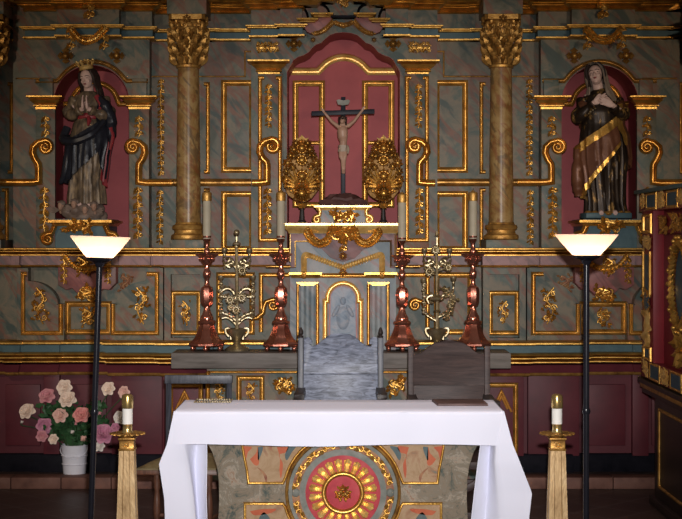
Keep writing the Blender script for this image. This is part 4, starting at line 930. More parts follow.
b=MB(); b.tube([fg.surf(2*PI*j/40,117+.6*math.sin(j),1.07,0) for j in range(41)],.020,8,flat=.6); b.tube([q(91,118,-.10),q(92,122,-.12),q(91,127,-.13)],[.014,.018,.008],6); b.build('sash',K['red_cloth'],body)
b=MB()   # dark mantle wrapped across the hips, trailing to the left
fg.drape(b,250,42,lin((0,128),(.35,136),(.55,140),(1,119)),lin((0,178),(.30,184),(.55,180),(.8,163),(1,146)),1.20,.08,1.2,1.0,skew=.02)
fg.drape(b,60,-95,lin((0,101),(.3,99),(1,97)),lin((0,150),(.2,178),(.45,182),(1,176)),1.17,.07,1.0,2.0)
sp=spline([q(72,148,-.05),q(69,160,-.06),q(67,172,-.06),q(64.5,179,-.05),q(61,183.5,-.03)],5); b.tube(sp,[.035,.034,.032,.030,.028,.026,.024,.020,.012],9); b.tube(spline([q(78,150,-.09),q(74,164,-.10),q(71,176,-.09),q(67,183,-.07)],5),[.026,.024,.022,.012],8)
b.tube(spline([q(69,128,-.06),q(66,137,-.08),q(68,141,-.11),q(80,142,-.15),q(96,135,-.15),q(106,122,-.10)],6),[.03,.035,.032,.03,.022],8)
b.tube(spline([q(101,100,-.06),q(107,107,-.08),q(111,120,-.05),q(112,134,-.04),q(110,146,-.03)],6),[.035,.045,.05,.04,.03],9)
b.build('mantle',K['mantle_blue'],body)
b=MB(); fg.drape(b,38,8,lin((0,140),(1,150)),lin((0,180),(1,188)),1.16,.05,1.2,0); b.build('mantle_lining',K['red_cloth'],body); b=MB(); b.tube(spline([q(98,97,-.07),q(103,106,-.09),q(102,112,-.1)],5),[.02,.016],7)
b.build('mantle_lining',K['red_cloth'],body); b=MB(); b.tube(spline([q(112,128,-.07),q(114,138,-.06),q(111,150,-.05)],5),[.018,.012],7); b.build('mantle_lining',K['red_cloth'],body)
b=MB(); cc=Hc(0,.012,.072); R=hr
for i in range(16):
    a=2*PI*i/16; a2=2*PI*(i+1)/16
rings=[[cc+R@Vector((r*math.cos(2*PI*j/20),r*math.sin(2*PI*j/20),z)) for j in range(20)] for r,z in ((.048,-.008),(.053,0),(.049,.012),(.055,.022),(.048,.025),(.040,.012),(.040,-.005))]
b.loft(rings,True,True)
for k in range(8):
    a=2*PI*k/8; o=R@Vector((math.cos(a),math.sin(a),0)); p=cc+o*.052+R@Vector((0,0,.02)); b.leaf(p,R@Vector((0,0,1))+o*.3,o,.042,.014,.3); b.ball(p+R@Vector((0,0,.038))+o*.012,.008,7,5)
    b.tube(spline([p,cc+o*.05+R@Vector((0,0,.05)),cc+R@Vector((0,0,.058))],4),.006,5)
b.ball(cc+R@Vector((0,0,.062)),.012,8,6); b.build('crown',K['gold_bright'],body)
b=MB(); rr=random.Random(9)
for i in range(34):
    a=rr.random()*6.28; k=rr.random()**.5; b.ball(q(84+21*k*math.cos(a),211+5*rr.uniform(-1,1)+2,.11*k*math.sin(a)),rr.uniform(.028,.05),10,8)
b.ball(q(84,214,0),(.155,.125,.045),20,10); b.lathe([(.13,0),(.13,.03)],tuple(q(84,219.3,0)),24)
cl=remesh(b,'cloud_base',K['cloud'],SL,.006,3)
for (px,py,dy,ry) in ((77.5,204.5,-.14,-.1),(96.5,207,-.12,.3),(62.5,206,-.06,-.5),(88,210,-.13,0)):
    b=MB(); c=q(px,py,dy); R2=Matrix.Rotation(ry,3,'Z'); head(b,c,.062,R2); b.tube([c+Vector((0,.01,-.02)),c+Vector((0,.03,-.05))],.018,8)
    ch=remesh(b,'cherub_head',K['flesh_dark'],cl,.0035,2)
    b=MB(); b.ball(c+R2@Vector((0,.010,.016)),(.029,.030,.026),12,8); 
    for k in range(9): b.ball(c+R2@Vector((.026*math.cos(k*.75),.004+.01*(k%2),.02+.008*math.sin(k*2.1))),.009,6,5)
    b.build('cherub_hair',K['cloud'],cl)
    b=MB()
    for s in (-1,1):
        for k in range(3): b.leaf(c+Vector((s*.015,.01,-.03)),(s,0,-.35+.35*k),(0,-1,0),.06,.013,.2)
    b.build('cherub_wing',K['cloud'],cl)
# ---- right: veiled woman with hands crossed on her breast
SR=thing('statue','statue of a veiled woman with hands crossed on her chest, in the right niche','statue',(X(605,10.92),10.92,Z(218.5,10.92)))
fg=Figure(10.92,[(88,601,5.5,.045),(92,600.5,10,.065),(97,600,17,.085),(103,600,20.5,.10),(113,600,21,.115),(124,601,19.5,.11),(138,602.5,22.5,.125),(160,603,23,.13),(182,604,21,.13),(202,605,19.5,.13),(214,606,21,.135)],10,.10,8)
q=fg.q
hr=Matrix.Rotation(-.38,3,'Z')@Matrix.Rotation(-.22,3,'X')@Matrix.Rotation(-.20,3,'Y')
b=MB(); hc=q(595,75.5,-.035); head(b,hc,.148,hr)
b.tube([hc+Vector((.012,.02,-.045)),q(598.5,91,-.01),q(600,97,0)],[.040,.040,.055],14)
b.tube([q(600,95,0),q(600,106,-.01),q(601,120,0),q(602,132,0)],[.065,.09,.085,.095],16)
b.tube([q(585,100),q(600,96.5),q(614,100)],[.04,.055,.04],12)
for s in (-1,1): b.tube([q(602+7*s,128),q(604+6*s,165,-.03),q(605+6*s,212,-.03)],[.06,.045,.03],12); b.tube([q(605+6*s,211,-.06),q(605+7*s,213.5,-.15)],[.03,.018],8)
EL=((-1,(576,121)),(1,(624,116)))
for s,el in EL: 
    W=q(600+8.5*s,105+1.5*s,-.135-.012*s); b.tube([q(600+16*s,102),q(*el,-.05),W],[.04,.03,.018],10)
    hand(b,W,(-s*1.0,-.05,.42),(0,1,0),(0.1*s,-.1,1),.105,.10,.25)
body=remesh(b,'body',K['flesh'],SR,.0045,2); face_bits(body,hc,.148,hr,K['hair'],K['red_cloth'])
b=MB(); Hc=lambda x,y,z: hc+hr@Vector((x,y,z)); b.ball(Hc(0,.026,.026),(.064,.064,.066),18,12,0,hr)
for s in (-1,1): b.tube(spline([Hc(s*.03,-.045,.072),Hc(s*.057,-.025,.04),Hc(s*.060,-.005,-.02),Hc(s*.055,.0,-.08)],5),[.014,.016,.012],7)
b.build('hair',K['hair'],body)
b=MB(); fg.robe(b,89,213.5,90)
for s,el in EL:
    pts=spline([q(600+15*s,101,0),q(600+20*s,110,-.02),q(*el,-.05),q(600+15*s,112+2*s,-.11),q(600+10.5*s,107+2*s,-.135)],6); n=len(pts)
    b.tube(pts,[(.052+.012*math.sin(i*.9))*(1-.42*i/n) for i in range(n)],14)
b.build('gown',K['gown_black'],body)
b=MB()
for k in range(6): b.ball(q(581+2.2*k,118-1.6*k,-.115-.004*k),.008,7,5)
b.build('sleeve_button',K['silvered'],body)
top=lin((0,140),(.3,150),(.45,148),(1,119)); bot=lin((0,194),(.42,199),(.5,194),(.75,172),(1,146))
b=MB(); fg.drape(b,265,58,top,bot,1.20,.08,.8,1.0,nu=70,skew=.02); 
sp=spline([q(577,150,-.05),q(576,170,-.06),q(576.5,186,-.05),q(577.5,196,-.04)],5); b.tube(sp,[.03,.042,.045,.04,.03],9)
fg.drape(b,52,-100,lin((0,104),(.25,99),(1,97)),lin((0,128),(.15,155),(.35,168),(1,176)),1.22,.07,.9,2.0); fg.drape(b,128,260,lin((0,104),(.25,99),(1,97)),lin((0,112),(.3,118),(1,140)),1.14,.07,.8,2.0)
mt=b.build('mantle',K['mantle_brown'],body)
b=MB(); fg.drape(b,240,58,top,bot,1.235,.10,.8,1.0,nu=70,nv=8,v0=.86,v1=1.0,skew=.02); fg.drape(b,240,58,lambda u:top(u)-1.5,lambda u:top(u)+7.5,1.245,.11,.8,1.0,nu=70,nv=8,skew=.02)
fg.drape(b,55,38,lin((0,106),(1,104)),lin((0,131),(1,146)),1.26,.10,.9,2.0,nu=10,nv=40); b.build('gold_border',K['gold'],body)
b=MB(); VP=[(62.0,594.0,.5,.01),(63.2,594.0,6.0,.05),(66,594.2,9.2,.075),(72,595.2,11.0,.088),(80,596.5,11.6,.088),(88,598.5,11.6,.085),(95,600,14,.09),(102,600,18,.10)]
def vf(u,v,k):
    py=62+40*v; cx,a,bb=lerp_tab(VP,py); gap=lerp_tab([(62,5),(66,40),(72,56),(84,50),(94,40),(102,62)],py)[0]
    th=math.radians(112+gap+(360-2*gap)*u); kk=1-.10*k+.03*math.sin(9*th+.05*py)*min(1,v*3)
    return Vector((X(cx,fg.d)+a*fg.d/F*kk*math.cos(th),fg.d-.012-bb*kk*math.sin(th),Z(py,fg.d)))
sheet(b,vf,60,36); b.build('veil',K['veil'],body)
b=MB(); x0,x1=X(583,10.92),X(628,10.92); b.prism([(x0,10.775),(x1,10.775),(x1+.02,10.87),(x1,11.08),(x0,11.08),(x0-.02,10.87)],Z(213,10.92),Z(218.5,10.92),conv=lambda p,y:(p[0],p[1],y)); b.build('base',K['teal'],SR,bevel=.008)
b=MB()
for k in range(7): b.ball(q(586+6.4*k,213.5,-.13+.03*abs(k-3)/3),(.03,.03,.02),9,6)
b.build('gilded_hem',K['gold_dull'],SR)
# ================================================================== FLOOR LAMPS
def floor_lamp(px_top, py_rim, px_foot, d, label, w=.145):
    h=Z(py_rim,d); xb=X(px_foot,d); g=thing('floor_lamp',label,'lamp',(xb,d,0),'torchiere floor lamps')
    lean=math.atan2(X(px_top,d)-xb,h)
    b=MB(); b.lathe([(.0,0),(.145,0),(.15,.008),(.145,.02),(.06,.032),(.03,.045),(.016,.06)],(xb,d,0),32); b.build('base',K['lamp_black'],g)
    b=MB(); b.tube([(xb,d,.03),(xb,d,h-.125)],.0145,14); b.lathe([(.018,-.012),(.02,0),(.018,.012)],(xb,d,h*.52),14); b.build('pole',K['lamp_black'],g)
    b=MB(); b.lathe([(.012,h-.15),(.02,h-.14),(.028,h-.125),(.062,h-.112),(.068,h-.100),(.060,h-.098)],(xb,d,0),28); b.build('shade_holder',K['lamp_black'],g)
    b=MB(); pr=[(.020,h-.100),(.062,h-.1005),(.066,h-.098),(w*.765,h-.045),(w,h),(w-.004,h+.001),(w*.765-.005,h-.042),(.062,h-.093),(.02,h-.094)]
    rings=[[Vector((xb+r*math.cos(2*PI*j/40),d+r*math.sin(2*PI*j/40),z)) for j in range(40)] for r,z in pr]
    b.loft(rings,True,True); b.build('lamp_shade',K['shade'],g)
    g.rotation_euler=(0,lean,0)
    li=bpy.data.lights.new('lamp_bulb','POINT'); li.energy=LAMP_W; li.color=(1,.80,.58); li.shadow_soft_size=.03
    lo=bpy.data.objects.new('lamp_bulb',li); C.objects.link(lo); lo.location=(0,0,h-.05); lo.parent=g; return g
LAMP_W=2.4
floor_lamp(100.5,236.5,88,7.2,'black torchiere floor lamp leaning slightly, in front of the vase of roses')
floor_lamp(586.5,234.5,586,7.2,'black upright torchiere floor lamp to the right of the altar table',.152)
# ================================================================== ALTAR TABLE with its cloth
d0,d1=7.82,8.36; zt=Z(411.5,d0)
xl,xr=X(174,d0),X(504,d0)
AT=thing('altar_table','painted stone altar table with a carved red and gold sunburst medallion on its front','altar',(X(343,8.0),8.09,0))
b=MB(); b.box((xl+.01,d0+.01,zt-.06),(xr-.01,d1-.01,zt-.008)); b.build('tabletop',K['wood_brown'],AT,bevel=.006)
dp=7.96
def AX(px): return X(px,dp)
def AZ(py): return Z(py,dp)
half=[(481,440),(474,452),(469.5,466),(467.5,480),(467,500),(468,520),(471,536),(477,550)]
zb=0.0
out=[(AX(p),AZ(v)) for p,v in half]+[(AX(485),.03),(AX(485),0)]
left=[(AX(686-p),AZ(v)) for p,v in half]+[(AX(686-485),.03),(AX(686-485),0)]
poly=[(x,z) for x,z in out]+[(x,z) for x,z in left[::-1]]
poly=[(AX(481),zt-.06)]+poly+[(AX(205),zt-.06)]
b=MB(); b.prism(poly,dp,8.24); b.build('pedestal',K['painted'],AT,bevel=.006)
mcx,mcy=AX(343),AZ(492.5); s=dp/F
def ringm(R0,R1,h,m,name,prof=None,y=dp,parent=AT):
    b=MB(); pts=[(mcx+(R0+R1)/2*s*math.cos(2*PI*k/64),mcy+(R0+R1)/2*s*math.sin(2*PI*k/64)) for k in range(64)]
    w=(R1-R0)*s; b.sweep_xz(pts,y,prof or [(-w/2,-.01),(-w/2,h),(w/2,h),(w/2,-.01)],True); return b.build(name,K[m],parent)
ringm(54.5,58,.016,'gold_dull','outer_moulding',rprof(3.6*s,.02)); ringm(51,54.5,.010,'grey_ring','grey_ring'); ringm(43.5,51,.006,'rust','ornament_ring'); ringm(37.5,43.5,.012,'grey_ring','grey_ring')
r=random.Random(4)
for k in range(4):
    b=MB(); b.tube([(mcx+47.2*s*math.cos(PI/2*k+PI/4+u),dp-.006,mcy+47.2*s*math.sin(PI/2*k+PI/4+u)) for u in [-.58+.116*i for i in range(11)]],.007,6)
    for j in range(7):
        a=PI/2*k+PI/4-.58+.195*j; R=47.2; c=Vector((mcx+R*s*math.cos(a),dp-.008,mcy+R*s*math.sin(a))); t=Vector((-math.sin(a),0,math.cos(a)))
        b.leaf(c,t+Vector((math.cos(a),0,math.sin(a)))*(-1)**j*.5,(0,-1,0),.045,.014,.4); b.ball(c+Vector((0,-.008,0)),.010,7,5); swirl(b,tuple(c),.016,1.1,a,(-1)**j,.006,.003)
    b.build('gilded_leaf_ornament',K['gold'],AT)
for k in range(4):
    a=PI/2*k; b=MB(); b.ball((mcx+47.2*s*math.cos(a),dp-.005,mcy+47.2*s*math.sin(a)),(.024,.012,.024),12,7); b.build('ring_boss',K['grey_ring'],AT)
b=MB(); b.prism([(mcx+37.7*s*math.cos(2*PI*k/48),mcy+37.7*s*math.sin(2*PI*k/48)) for k in range(48)],dp-.008,dp+.01); md=b.build('medallion',K['med_red'],AT); md['label']='round red medallion with gilded rays'
ringm(16.5,22,.02,'gold','medallion_ring',rprof(5.4*s,.022),dp-.008,md)
for k in range(20):
    b=MB(); a=2*PI*(k+.5)/20; o=Vector((math.cos(a),0,math.sin(a))); t=Vector((-math.sin(a),0,math.cos(a))); c=Vector((mcx,dp-.010,mcy))
    R0,R1=21*s,34.2*s; w0,w1=2.6*s,4.3*s
    rings=[]
    for i in range(9):
        u=i/8; R=R0+(R1-R0)*u; w=(w0+(w1-w0)*u)*(1 if u<.85 else math.sqrt(max(0,1-((u-.85)/.155)**2))); h=.004+.012*math.sin(PI*min(u*.85+.12,1))
        p=c+o*R; rings.append([p-t*w,p-t*w*.55+Vector((0,-h,0)),p+Vector((0,-h*.35,0)),p+t*w*.55+Vector((0,-h,0)),p+t*w,p+Vector((0,.004,0))])
    b.loft(rings); b.build('gilded_ray',K['gold_bright'],md)
b=MB(); c=Vector((mcx,dp-.012,mcy))
for (u,v) in ((0,4),(-4,-2),(4,-2)): b.rosette(c+Vector((u*s,0,v*s)),4.6*s,6,.022)
for k in range(9):
    a=PI/2+2*PI*k/9; b.leaf(c+Vector((3*s*math.cos(a),0,3*s*math.sin(a))),(math.cos(a),0,math.sin(a)),(0,-1,0),7.5*s,1.7*s,.35)
for k in range(5): b.ball(c+Vector(((k-2)*2.2*s,-.02,math.sin(k*2)*1.8*s)),.009,7,5)
b.build('flower_motif',K['gold'],md)
# painted side fields with gilded borders
for f in (ident,lambda p:686-p):
    def arcp(R,a0,a1,n=10): return [(343-R*math.cos(math.radians(a0+(a1-a0)*i/n)),492.5-R*math.sin(math.radians(a0+(a1-a0)*i/n))) for i in range(n+1)]
    up=[(246,483),(282,483)][:0]
    fieldU=[(242,443),(244,455),(247,470),(248.5,483),(283,483)]+arcp(59.5,11,56)[1:]+[(309,443)]
    b=MB(); b.prism([(AX(f(p)),AZ(v)) for p,v in fieldU],dp-.005,dp+.01); fu=b.build('painted_field',K['ochre_paint'],AT)
    line(AT,[(f(p),v) for p,v in fieldU],dp,.018,.018,'gold','gilded_border',rprof(.016,.016))
    fieldL=[(245,552),(245,503.5),(283,503.5)]+arcp(59.5,-10,-50)[1:]+[(300,552)]
    b=MB(); b.prism([(AX(f(p)),AZ(v)) for p,v in fieldL],dp-.005,dp+.01); flw=b.build('painted_field',K['ochre_paint'],AT)
    line(AT,[(f(p),v) for p,v in fieldL],dp,.018,.018,'gold','gilded_border',rprof(.016,.016))
    def patch(parent,pts,m,n): 
        b=MB(); sp=[(p.x,p.y) for p in spline([Vector((u,v,0)) for u,v in pts+[pts[0]]],5)[:-1]]
        b.prism([(AX(f(u)),AZ(v)) for u,v in sp],dp-.0075,dp); b.build(n,K[m],parent)
    patch(fu,[(250,459),(256,453),(258,447),(259,463),(255,465)],'orange_red','painted_leaf')
    patch(fu,[(277,447),(288,446),(286,452),(279,455),(283,464),(281,478),(279.5,470),(280,458)],'orange_red','painted_leaf')
    patch(fu,[(258,447),(263,447),(261,455),(258,460)],'slate','painted_leaf'); patch(fu,[(288,447),(296,446),(292,452),(287,460),(285,455)],'slate','painted_leaf')
    patch(fu,[(243,446),(252,447),(248,452),(246,458)],'orange_red','painted_leaf'); patch(fu,[(257,467),(262,470),(267,476),(266,482),(263,474)],'rust','painted_leaf')
    patch(flw,[(250,511),(262,509),(276,509),(270,513),(255,515)],'orange_red','painted_leaf'); patch(flw,[(258,520),(264,512),(271,521),(264,526)],'slate','painted_leaf')
# ---- the cloth
def tag_cloth():
    b=MB(); th=.004; zf=Z(445,d0)
    # top with a front fall
    nx=60
    prof=[(d1+.01,zf+.03),(d1+.01,zt-.005),(d1,zt+.002),(d0+.006,zt+.002),(d0-.006,zt-.004),(d0-.010,zt-.05),(d0-.013,zf)]
    def fn(u,v,k):
        n=len(prof)-1; t=v*n; i=min(int(t),n-1); w=t-i; y=prof[i][0]+(prof[i+1][0]-prof[i][0])*w; z=prof[i][1]+(prof[i+1][1]-prof[i][1])*w
        x=xl+(xr-xl)*u
        fall=max(0,(zt-z)/(zt-zf)) if y<d0+.002 else 0
        x+= (u-.5)*0 + fall*(-.012 if u<.02 else .0)
        y-=fall*.004*math.sin(u*17)+fall*.003*math.sin(u*41+1)
        z+=fall*.006*math.sin(u*9+1.0)
        if y>d1: return Vector((x,y-th*k,z))
        if y>d0+.002: return Vector((x,y,z-th*k))
        return Vector((x,y+th*k,z))
    sheet(b,fn,nx,24)
    # side falls: one continuous sheet from the inner front fold, round the corner, to the back
    for sg in (-1,1):
        xe=xl if sg<0 else xr
        F0=lambda px: X(px,d0-.01)
        if sg<0:
            back=[(-.03,.17),(-.045,.35),(-.04,.54)]
            key=[(0,[(.01,.004),(.008,.004),(0.004,0.0),(-.0,-.0),(0,.17),(0,.35),(0,.54)]),
                 (.17,[(.165,.045),(.11,.10),(.050,-.004),(-.035,-.012)]+back),
                 (.27,[(.165,.045),(.095,.12),(.070,.015),(-.074,-.022)]+back),
                 (.45,[(.160,.05),(.105,.13),(.095,.03),(-.045,-.02)]+back),
                 (.70,[(.165,.06),(.125,.14),(.115,.04),(-.036,-.02)]+back),(.80,[(.17,.06),(.13,.14),(.12,.04),(-.034,-.02)]+back)]
        else:
            back=[(.05,.17),(.05,.35),(.04,.54)]
            key=[(0,[(-.01,.004),(-.008,.004),(-.004,0.0),(.0,-.0),(0,.17),(0,.35),(0,.54)]),
                 (.17,[(-.115,.05),(-.06,.10),(-.04,-.004),(.045,-.012)]+back),
                 (.27,[(-.130,.05),(-.065,.11),(-.045,.0),(.085,-.02)]+back),
                 (.42,[(-.150,.05),(-.07,.12),(-.030,.015),(.145,-.02)]+back),
                 (.56,[(-.165,.06),(-.08,.13),(-.020,.025),(.130,-.02)]+back),(.80,[(-.19,.07),(-.09,.14),(-.02,.03),(.090,-.02)]+back)]
        def pathat(h):
            for (h0,A),(h1,B) in zip(key,key[1:]):
                if h<=h1:
                    t=(h-h0)/(h1-h0); return [(a[0]+(c[0]-a[0])*t,a[1]+(c[1]-a[1])*t) for a,c in zip(A,B)]
            return key[-1][1]
        H=zt-.03
        def fs(u,v,k):
            h=H*v; pa=pathat(h); n=len(pa)-1; t=u**1.0*n; i=min(int(t),n-1); w=t-i; w=w*w*(3-2*w) if i>3 else w
            x=pa[i][0]+(pa[i+1][0]-pa[i][0])*w; y=pa[i][1]+(pa[i+1][1]-pa[i][1])*w
            amp=min(1,h*2.2)*(.012 if u>.55 else .004); x+=amp*math.sin(u*19+h*1.5); y+=amp*.7*math.cos(u*15)*(0 if i==0 and w<.1 else 1)
            p=Vector((xe+x,d0-.008+y,zt-h-(0 if h>0 else -.002)))
            return p+Vector((-sg*th*k,th*k*.6,0))
        sheet(b,fs,44,48)
    o=b.build('altar_cloth',K['linen'],None,smooth=60,recalc=True); tag(o,'white linen cloth draped over the altar table, falling to the floor at both ends','tablecloth'); return o
tag_cloth()
zc=zt+.0025
b=MB(); b.prism([(X(432,8.30),8.30),(X(482,8.30),8.30),(X(488,8.06),8.06),(X(438,8.06),8.06)],zc,zc+.012,conv=lambda p,y:(p[0],p[1],y)); o=b.build('book',K['book'],bevel=.003); tag(o,'flat brown leather book lying on the right end of the white altar cloth','book')
tr=thing('glass_tray','small glass tray with beaded rim on the left end of the altar cloth','tray',(X(213,8.26),8.26,zc))
xa,xb=X(196,8.26),X(231,8.26)
b=MB(); b.box((xa+.006,8.2,zc),(xb-.006,8.32,zc+.004)); b.build('tray_base',K['glass'],tr,bevel=.002)
b=MB(); 
for k in range(15):
    x=xa+(xb-xa)*k/14; b.ball((x,8.195,zc+.006),(.007,.005,.005),8,6); b.ball((x,8.325,zc+.006),(.007,.005,.005),8,6)
for k in range(1,9): b.ball((xa,8.195+.13*k/9,zc+.006),(.005,.007,.005),8,6); b.ball((xb,8.195+.13*k/9,zc+.006),(.005,.007,.005),8,6)
b.build('beaded_rim',K['silvered'],tr)
# ================================================================== CHAIRS
def big_chair(name,label,pxl,pxr,pypost,crest,d,mpanel,mpost,finial,joints,arm_py):
    cx=(X(pxl,d)+X(pxr,d))/2; g=thing(name,label,'chair',(cx,d-.22,0),None)
    x0,x1=X(pxl,d),X(pxr,d); pw=.034; zp=Z(pypost,d)
    for sx in (x0,x1-pw):
        b=MB(); b.box((sx,d-.02,0),(sx+pw,d+.03,zp)); p=b.build('back_post',K[mpost],g,bevel=.004)
        if finial: b=MB(); b.lathe([(.016,0),(.018,.008),(.010,.014),(.017,.026),(.013,.045),(.004,.062)],(sx+pw/2,d+.005,zp),12); b.build('finial',K['wood_black'],p)
    b=MB(); pts=[(X(p,d),Z(q,d)) for p,q in crest]; zj=Z(joints,d); zs=.46
    b.prism([(x0+pw,zj+.0015)]+pts+[(x1-pw,zj+.0015)],d-.004,d+.02); b.build('crest_panel',K[mpanel],g,bevel=.004)
    b=MB(); b.box((x0+pw,d-.002,zs),(x1-pw,d+.018,zj-.0015)); b.build('back_panel',K[mpanel],g,bevel=.003)
    b=MB(); b.box((x0-.01,d-.50,.42),(x1+.01,d+.02,.465)); b.build('seat',K[mpost],g,bevel=.008)
    for sx in (x0-.006,x1-pw-.006):
        b=MB(); b.box((sx,d-.48,0),(sx+pw+.012,d-.44,Z(arm_py,d)-.03)); b.build('front_leg',K[mpost],g,bevel=.004)
        b=MB(); za=Z(arm_py,d); b.prism([(d-.50,za-.015),(d-.50,za+.012),(d-.46,za+.018),(d-.2,za),(d-.02,za+.005),(d-.02,za-.03),(d-.3,za-.035),(d-.46,za-.02)],sx-.004,sx+pw+.016,conv=lambda p,y:(y,p[0],p[1])); b.build('armrest',K['wood_black'],g,bevel=.005)
    b=MB(); b.box((x0+pw,d-.475,.30),(x1-pw,d-.45,.36)); b.box((x0+pw,d-.475,.12),(x1-pw,d-.45,.17)); b.build('front_stretcher',K[mpost],g,bevel=.004)
    for sx in (x0+.004,x1-pw+.004):
        b=MB(); b.box((sx,d-.45,.14),(sx+.022,d-.02,.18)); b.build('side_stretcher',K[mpost],g,bevel=.004)
    return g
cr=[(304,339),(305,338),(308,337.4),(311,338.5),(312.3,341),(311.5,343.5),(309.5,343.8),(310.5,346),(314,346),(318,344),(322,340.5),(327,336.5),(332,334.3)]
cr=cr+[(340.7,333.9)]+[(681.4-p,q) for p,q in cr[::-1]]
big_chair('throne_chair','tall dark oak chair with pointed finials behind the middle of the altar table',298,383.4,337.5,cr,9.1,'wood_sheen','wood_post',True,374,388)
c2=[(413.5,354),(418,353.5),(423,351.5),(428,347),(434,343.2),(441,341),(449,340)]; c2=c2+[(898-p,q) for p,q in c2[::-1]]
g2=big_chair('armchair','brown walnut armchair with an arched plank back behind the right end of the altar table',408,490,346,c2,9.1,'wood_brown','wood_brown',False,385,395)
b=MB()
for sg in (-1,1):
    pts=spline([(X(449,8.65)+sg*.02,8.63,.28),(X(449,8.65)+sg*.14,8.63,.33),(X(449,8.65)+sg*.235,8.63,.43)],8); b.tube(pts,[.03,.026,.03],8,flat=.6)
b.build('curved_brace',K['wood_brown'],g2)
# left side chair, turned a little towards the left
d=9.02; g=thing('side_chair','low-backed wooden chair with turned legs and olive seat behind the left cloth fall','chair',(X(189,8.85),8.85,0))
L=lambda px,py,dd: P(px,py,dd)
pl,pr=X(168.5,d),X(229,d)
for sx in (pl,pr):
    b=MB(); b.tube([(sx,d,0),(sx,d,.45),(sx,d+.01,Z(375.5,d))],.0165,4); b.build('back_post',K['wood_post'],g,smooth=20)
b=MB(); b.box((pl-.022,d-.014,Z(383.5,d)),(pr+.022,d+.016,Z(375,d))); b.build('top_rail',K['wood_post'],g,bevel=.005)
fl,fr=X(157,8.6),X(209,8.6)
seat=[(fl-.115,8.56),(fr+.075,8.56),(pr+.02,9.0),(pl-.02,9.0)]
b=MB(); b.prism(seat,.40,.425,conv=lambda p,y:(p[0],p[1],y)); b.build('seat_rail',K['wood_red'],g,bevel=.004)
b=MB(); n=16
def fsn(u,v,k):
    a=Vector(seat[0]).lerp(Vector(seat[1]),u); c=Vector(seat[3]).lerp(Vector(seat[2]),u); p=a.lerp(c,v)
    return Vector((p.x,p.y,.425+(1-k)*(.01+.045*(1-(2*u-1)**4)*(1-(2*v-1)**4))))
sheet(b,fsn,n,n); b.build('cushion',K['cushion'],g)
lp=[(.018,0),(.022,.02),(.016,.05),(.014,.12),(.019,.14),(.023,.20),(.019,.26),(.014,.30),(.021,.325),(.018,.34),(.021,.36),(.021,.40)]
for (x,y) in ((fl,8.6),(fr,8.6)):
    b=MB(); b.lathe(lp,(x,y,0),16); b.build('leg',K['wood_red'],g)
b=MB(); b.tube([(fl,8.6,.16),(fr,8.6,.16)],.012,8); b.build('stretcher',K['wood_red'],g)
for sx,px in ((pl,fl),(pr,fr)):
    b=MB(); b.tube([(px,8.6,.13),(sx,d,.13)],.011,8); b.build('stretcher',K['wood_red'],g)
# ================================================================== CANDLE STANDS in front of the table
def candle_stand(px, lab, lab2, grp, d=7.55):
    x=X(px,d); z1=Z(450,d); g=thing('candle_stand',lab,'candle stand',(x,d,0),'gilded candle stands by the altar table')
    def sq(pr): return [[Vector((x+w*sx,d+w*sy,z)) for sx,sy in ((-1,-1),(1,-1),(1,1),(-1,1))] for w,z in pr]
    b=MB(); b.loft(sq([(.13,0),(.13,.03),(.10,.05),(.065,.075),(.062,.10)])); b.build('base',K['gold_dull'],g,bevel=.004)
    b=MB()
    prof=[(.056,.09),(.052,.2),(.0375,z1)]
    cs=[(-1,-1),(-.45,-1),(-.36,-.86),(.36,-.86),(.45,-1),(1,-1),(1,-.45),(.86,-.36),(.86,.36),(1,.45),(1,1),(.45,1),(.36,.86),(-.36,.86),(-.45,1),(-1,1),(-1,.45),(-.86,.36),(-.86,-.36),(-1,-.45)]
    b.loft([[Vector((x+w*u,d+w*v,z)) for u,v in cs] for w,z in prof]); b.build('shaft',K['pale_gilt'],g,smooth=20)
    b=MB(); b.loft(sq([(.040,z1),(.042,z1+.008),(.036,z1+.012),(.036,z1+.052),(.042,z1+.056),(.042,z1+.064)])); bl=b.build('block',K['gold_dull'],g,bevel=.002)
    b=MB(); b.rosette((x,d-.037,z1+.032),.017,6,.012); b.build('rosette',K['gold_bright'],bl)
    z2=z1+.064
    b=MB(); b.lathe([(.03,z2),(.034,z2+.006),(.04,z2+.012),(.078,z2+.016),(.082,z2+.022),(.076,z2+.024),(.034,z2+.018),(.02,z2+.02)],(x,d,0),28)
    for k in range(16):
        a=2*PI*k/16; b.ball((x+.080*math.cos(a),d+.080*math.sin(a),z2+.019),(.012,.012,.006),7,5)
    b.build('drip_pan',K['gold_dull'],g)
    b=MB(); b.lathe([(.025,z2+.018),(.028,z2+.025),(.024,z2+.035),(.024,z2+.062),(.027,z2+.068),(.02,z2+.07)],(x,d,0),20); b.build('socket',K['brass'],g)
    z3=z2+.066; c=thing('candle',lab2,'candle',(x,d,z3),'short white candles on the candle stands')
    b=MB(); b.lathe([(.026,z3+.0),(.026,z3+.085),(.02,z3+.09)],(x,d,0),20); b.build('wax',K['wax_white'],c)
    b=MB(); b.lathe([(.0275,z3+.08),(.0295,z3+.086),(.0295,z3+.132),(.026,z3+.146),(.014,z3+.152),(.006,z3+.153)],(x,d,0),20); b.build('brass_cap',K['brass'],c)
candle_stand(127.5,'gilded square tapering candle stand to the left of the white-clothed altar table','short white candle with brass cap on the left candle stand, before the roses',None)
candle_stand(557,'gilded square tapering candle stand to the right of the white-clothed altar table','short white candle with brass cap on the right candle stand, against dark red wall',None)
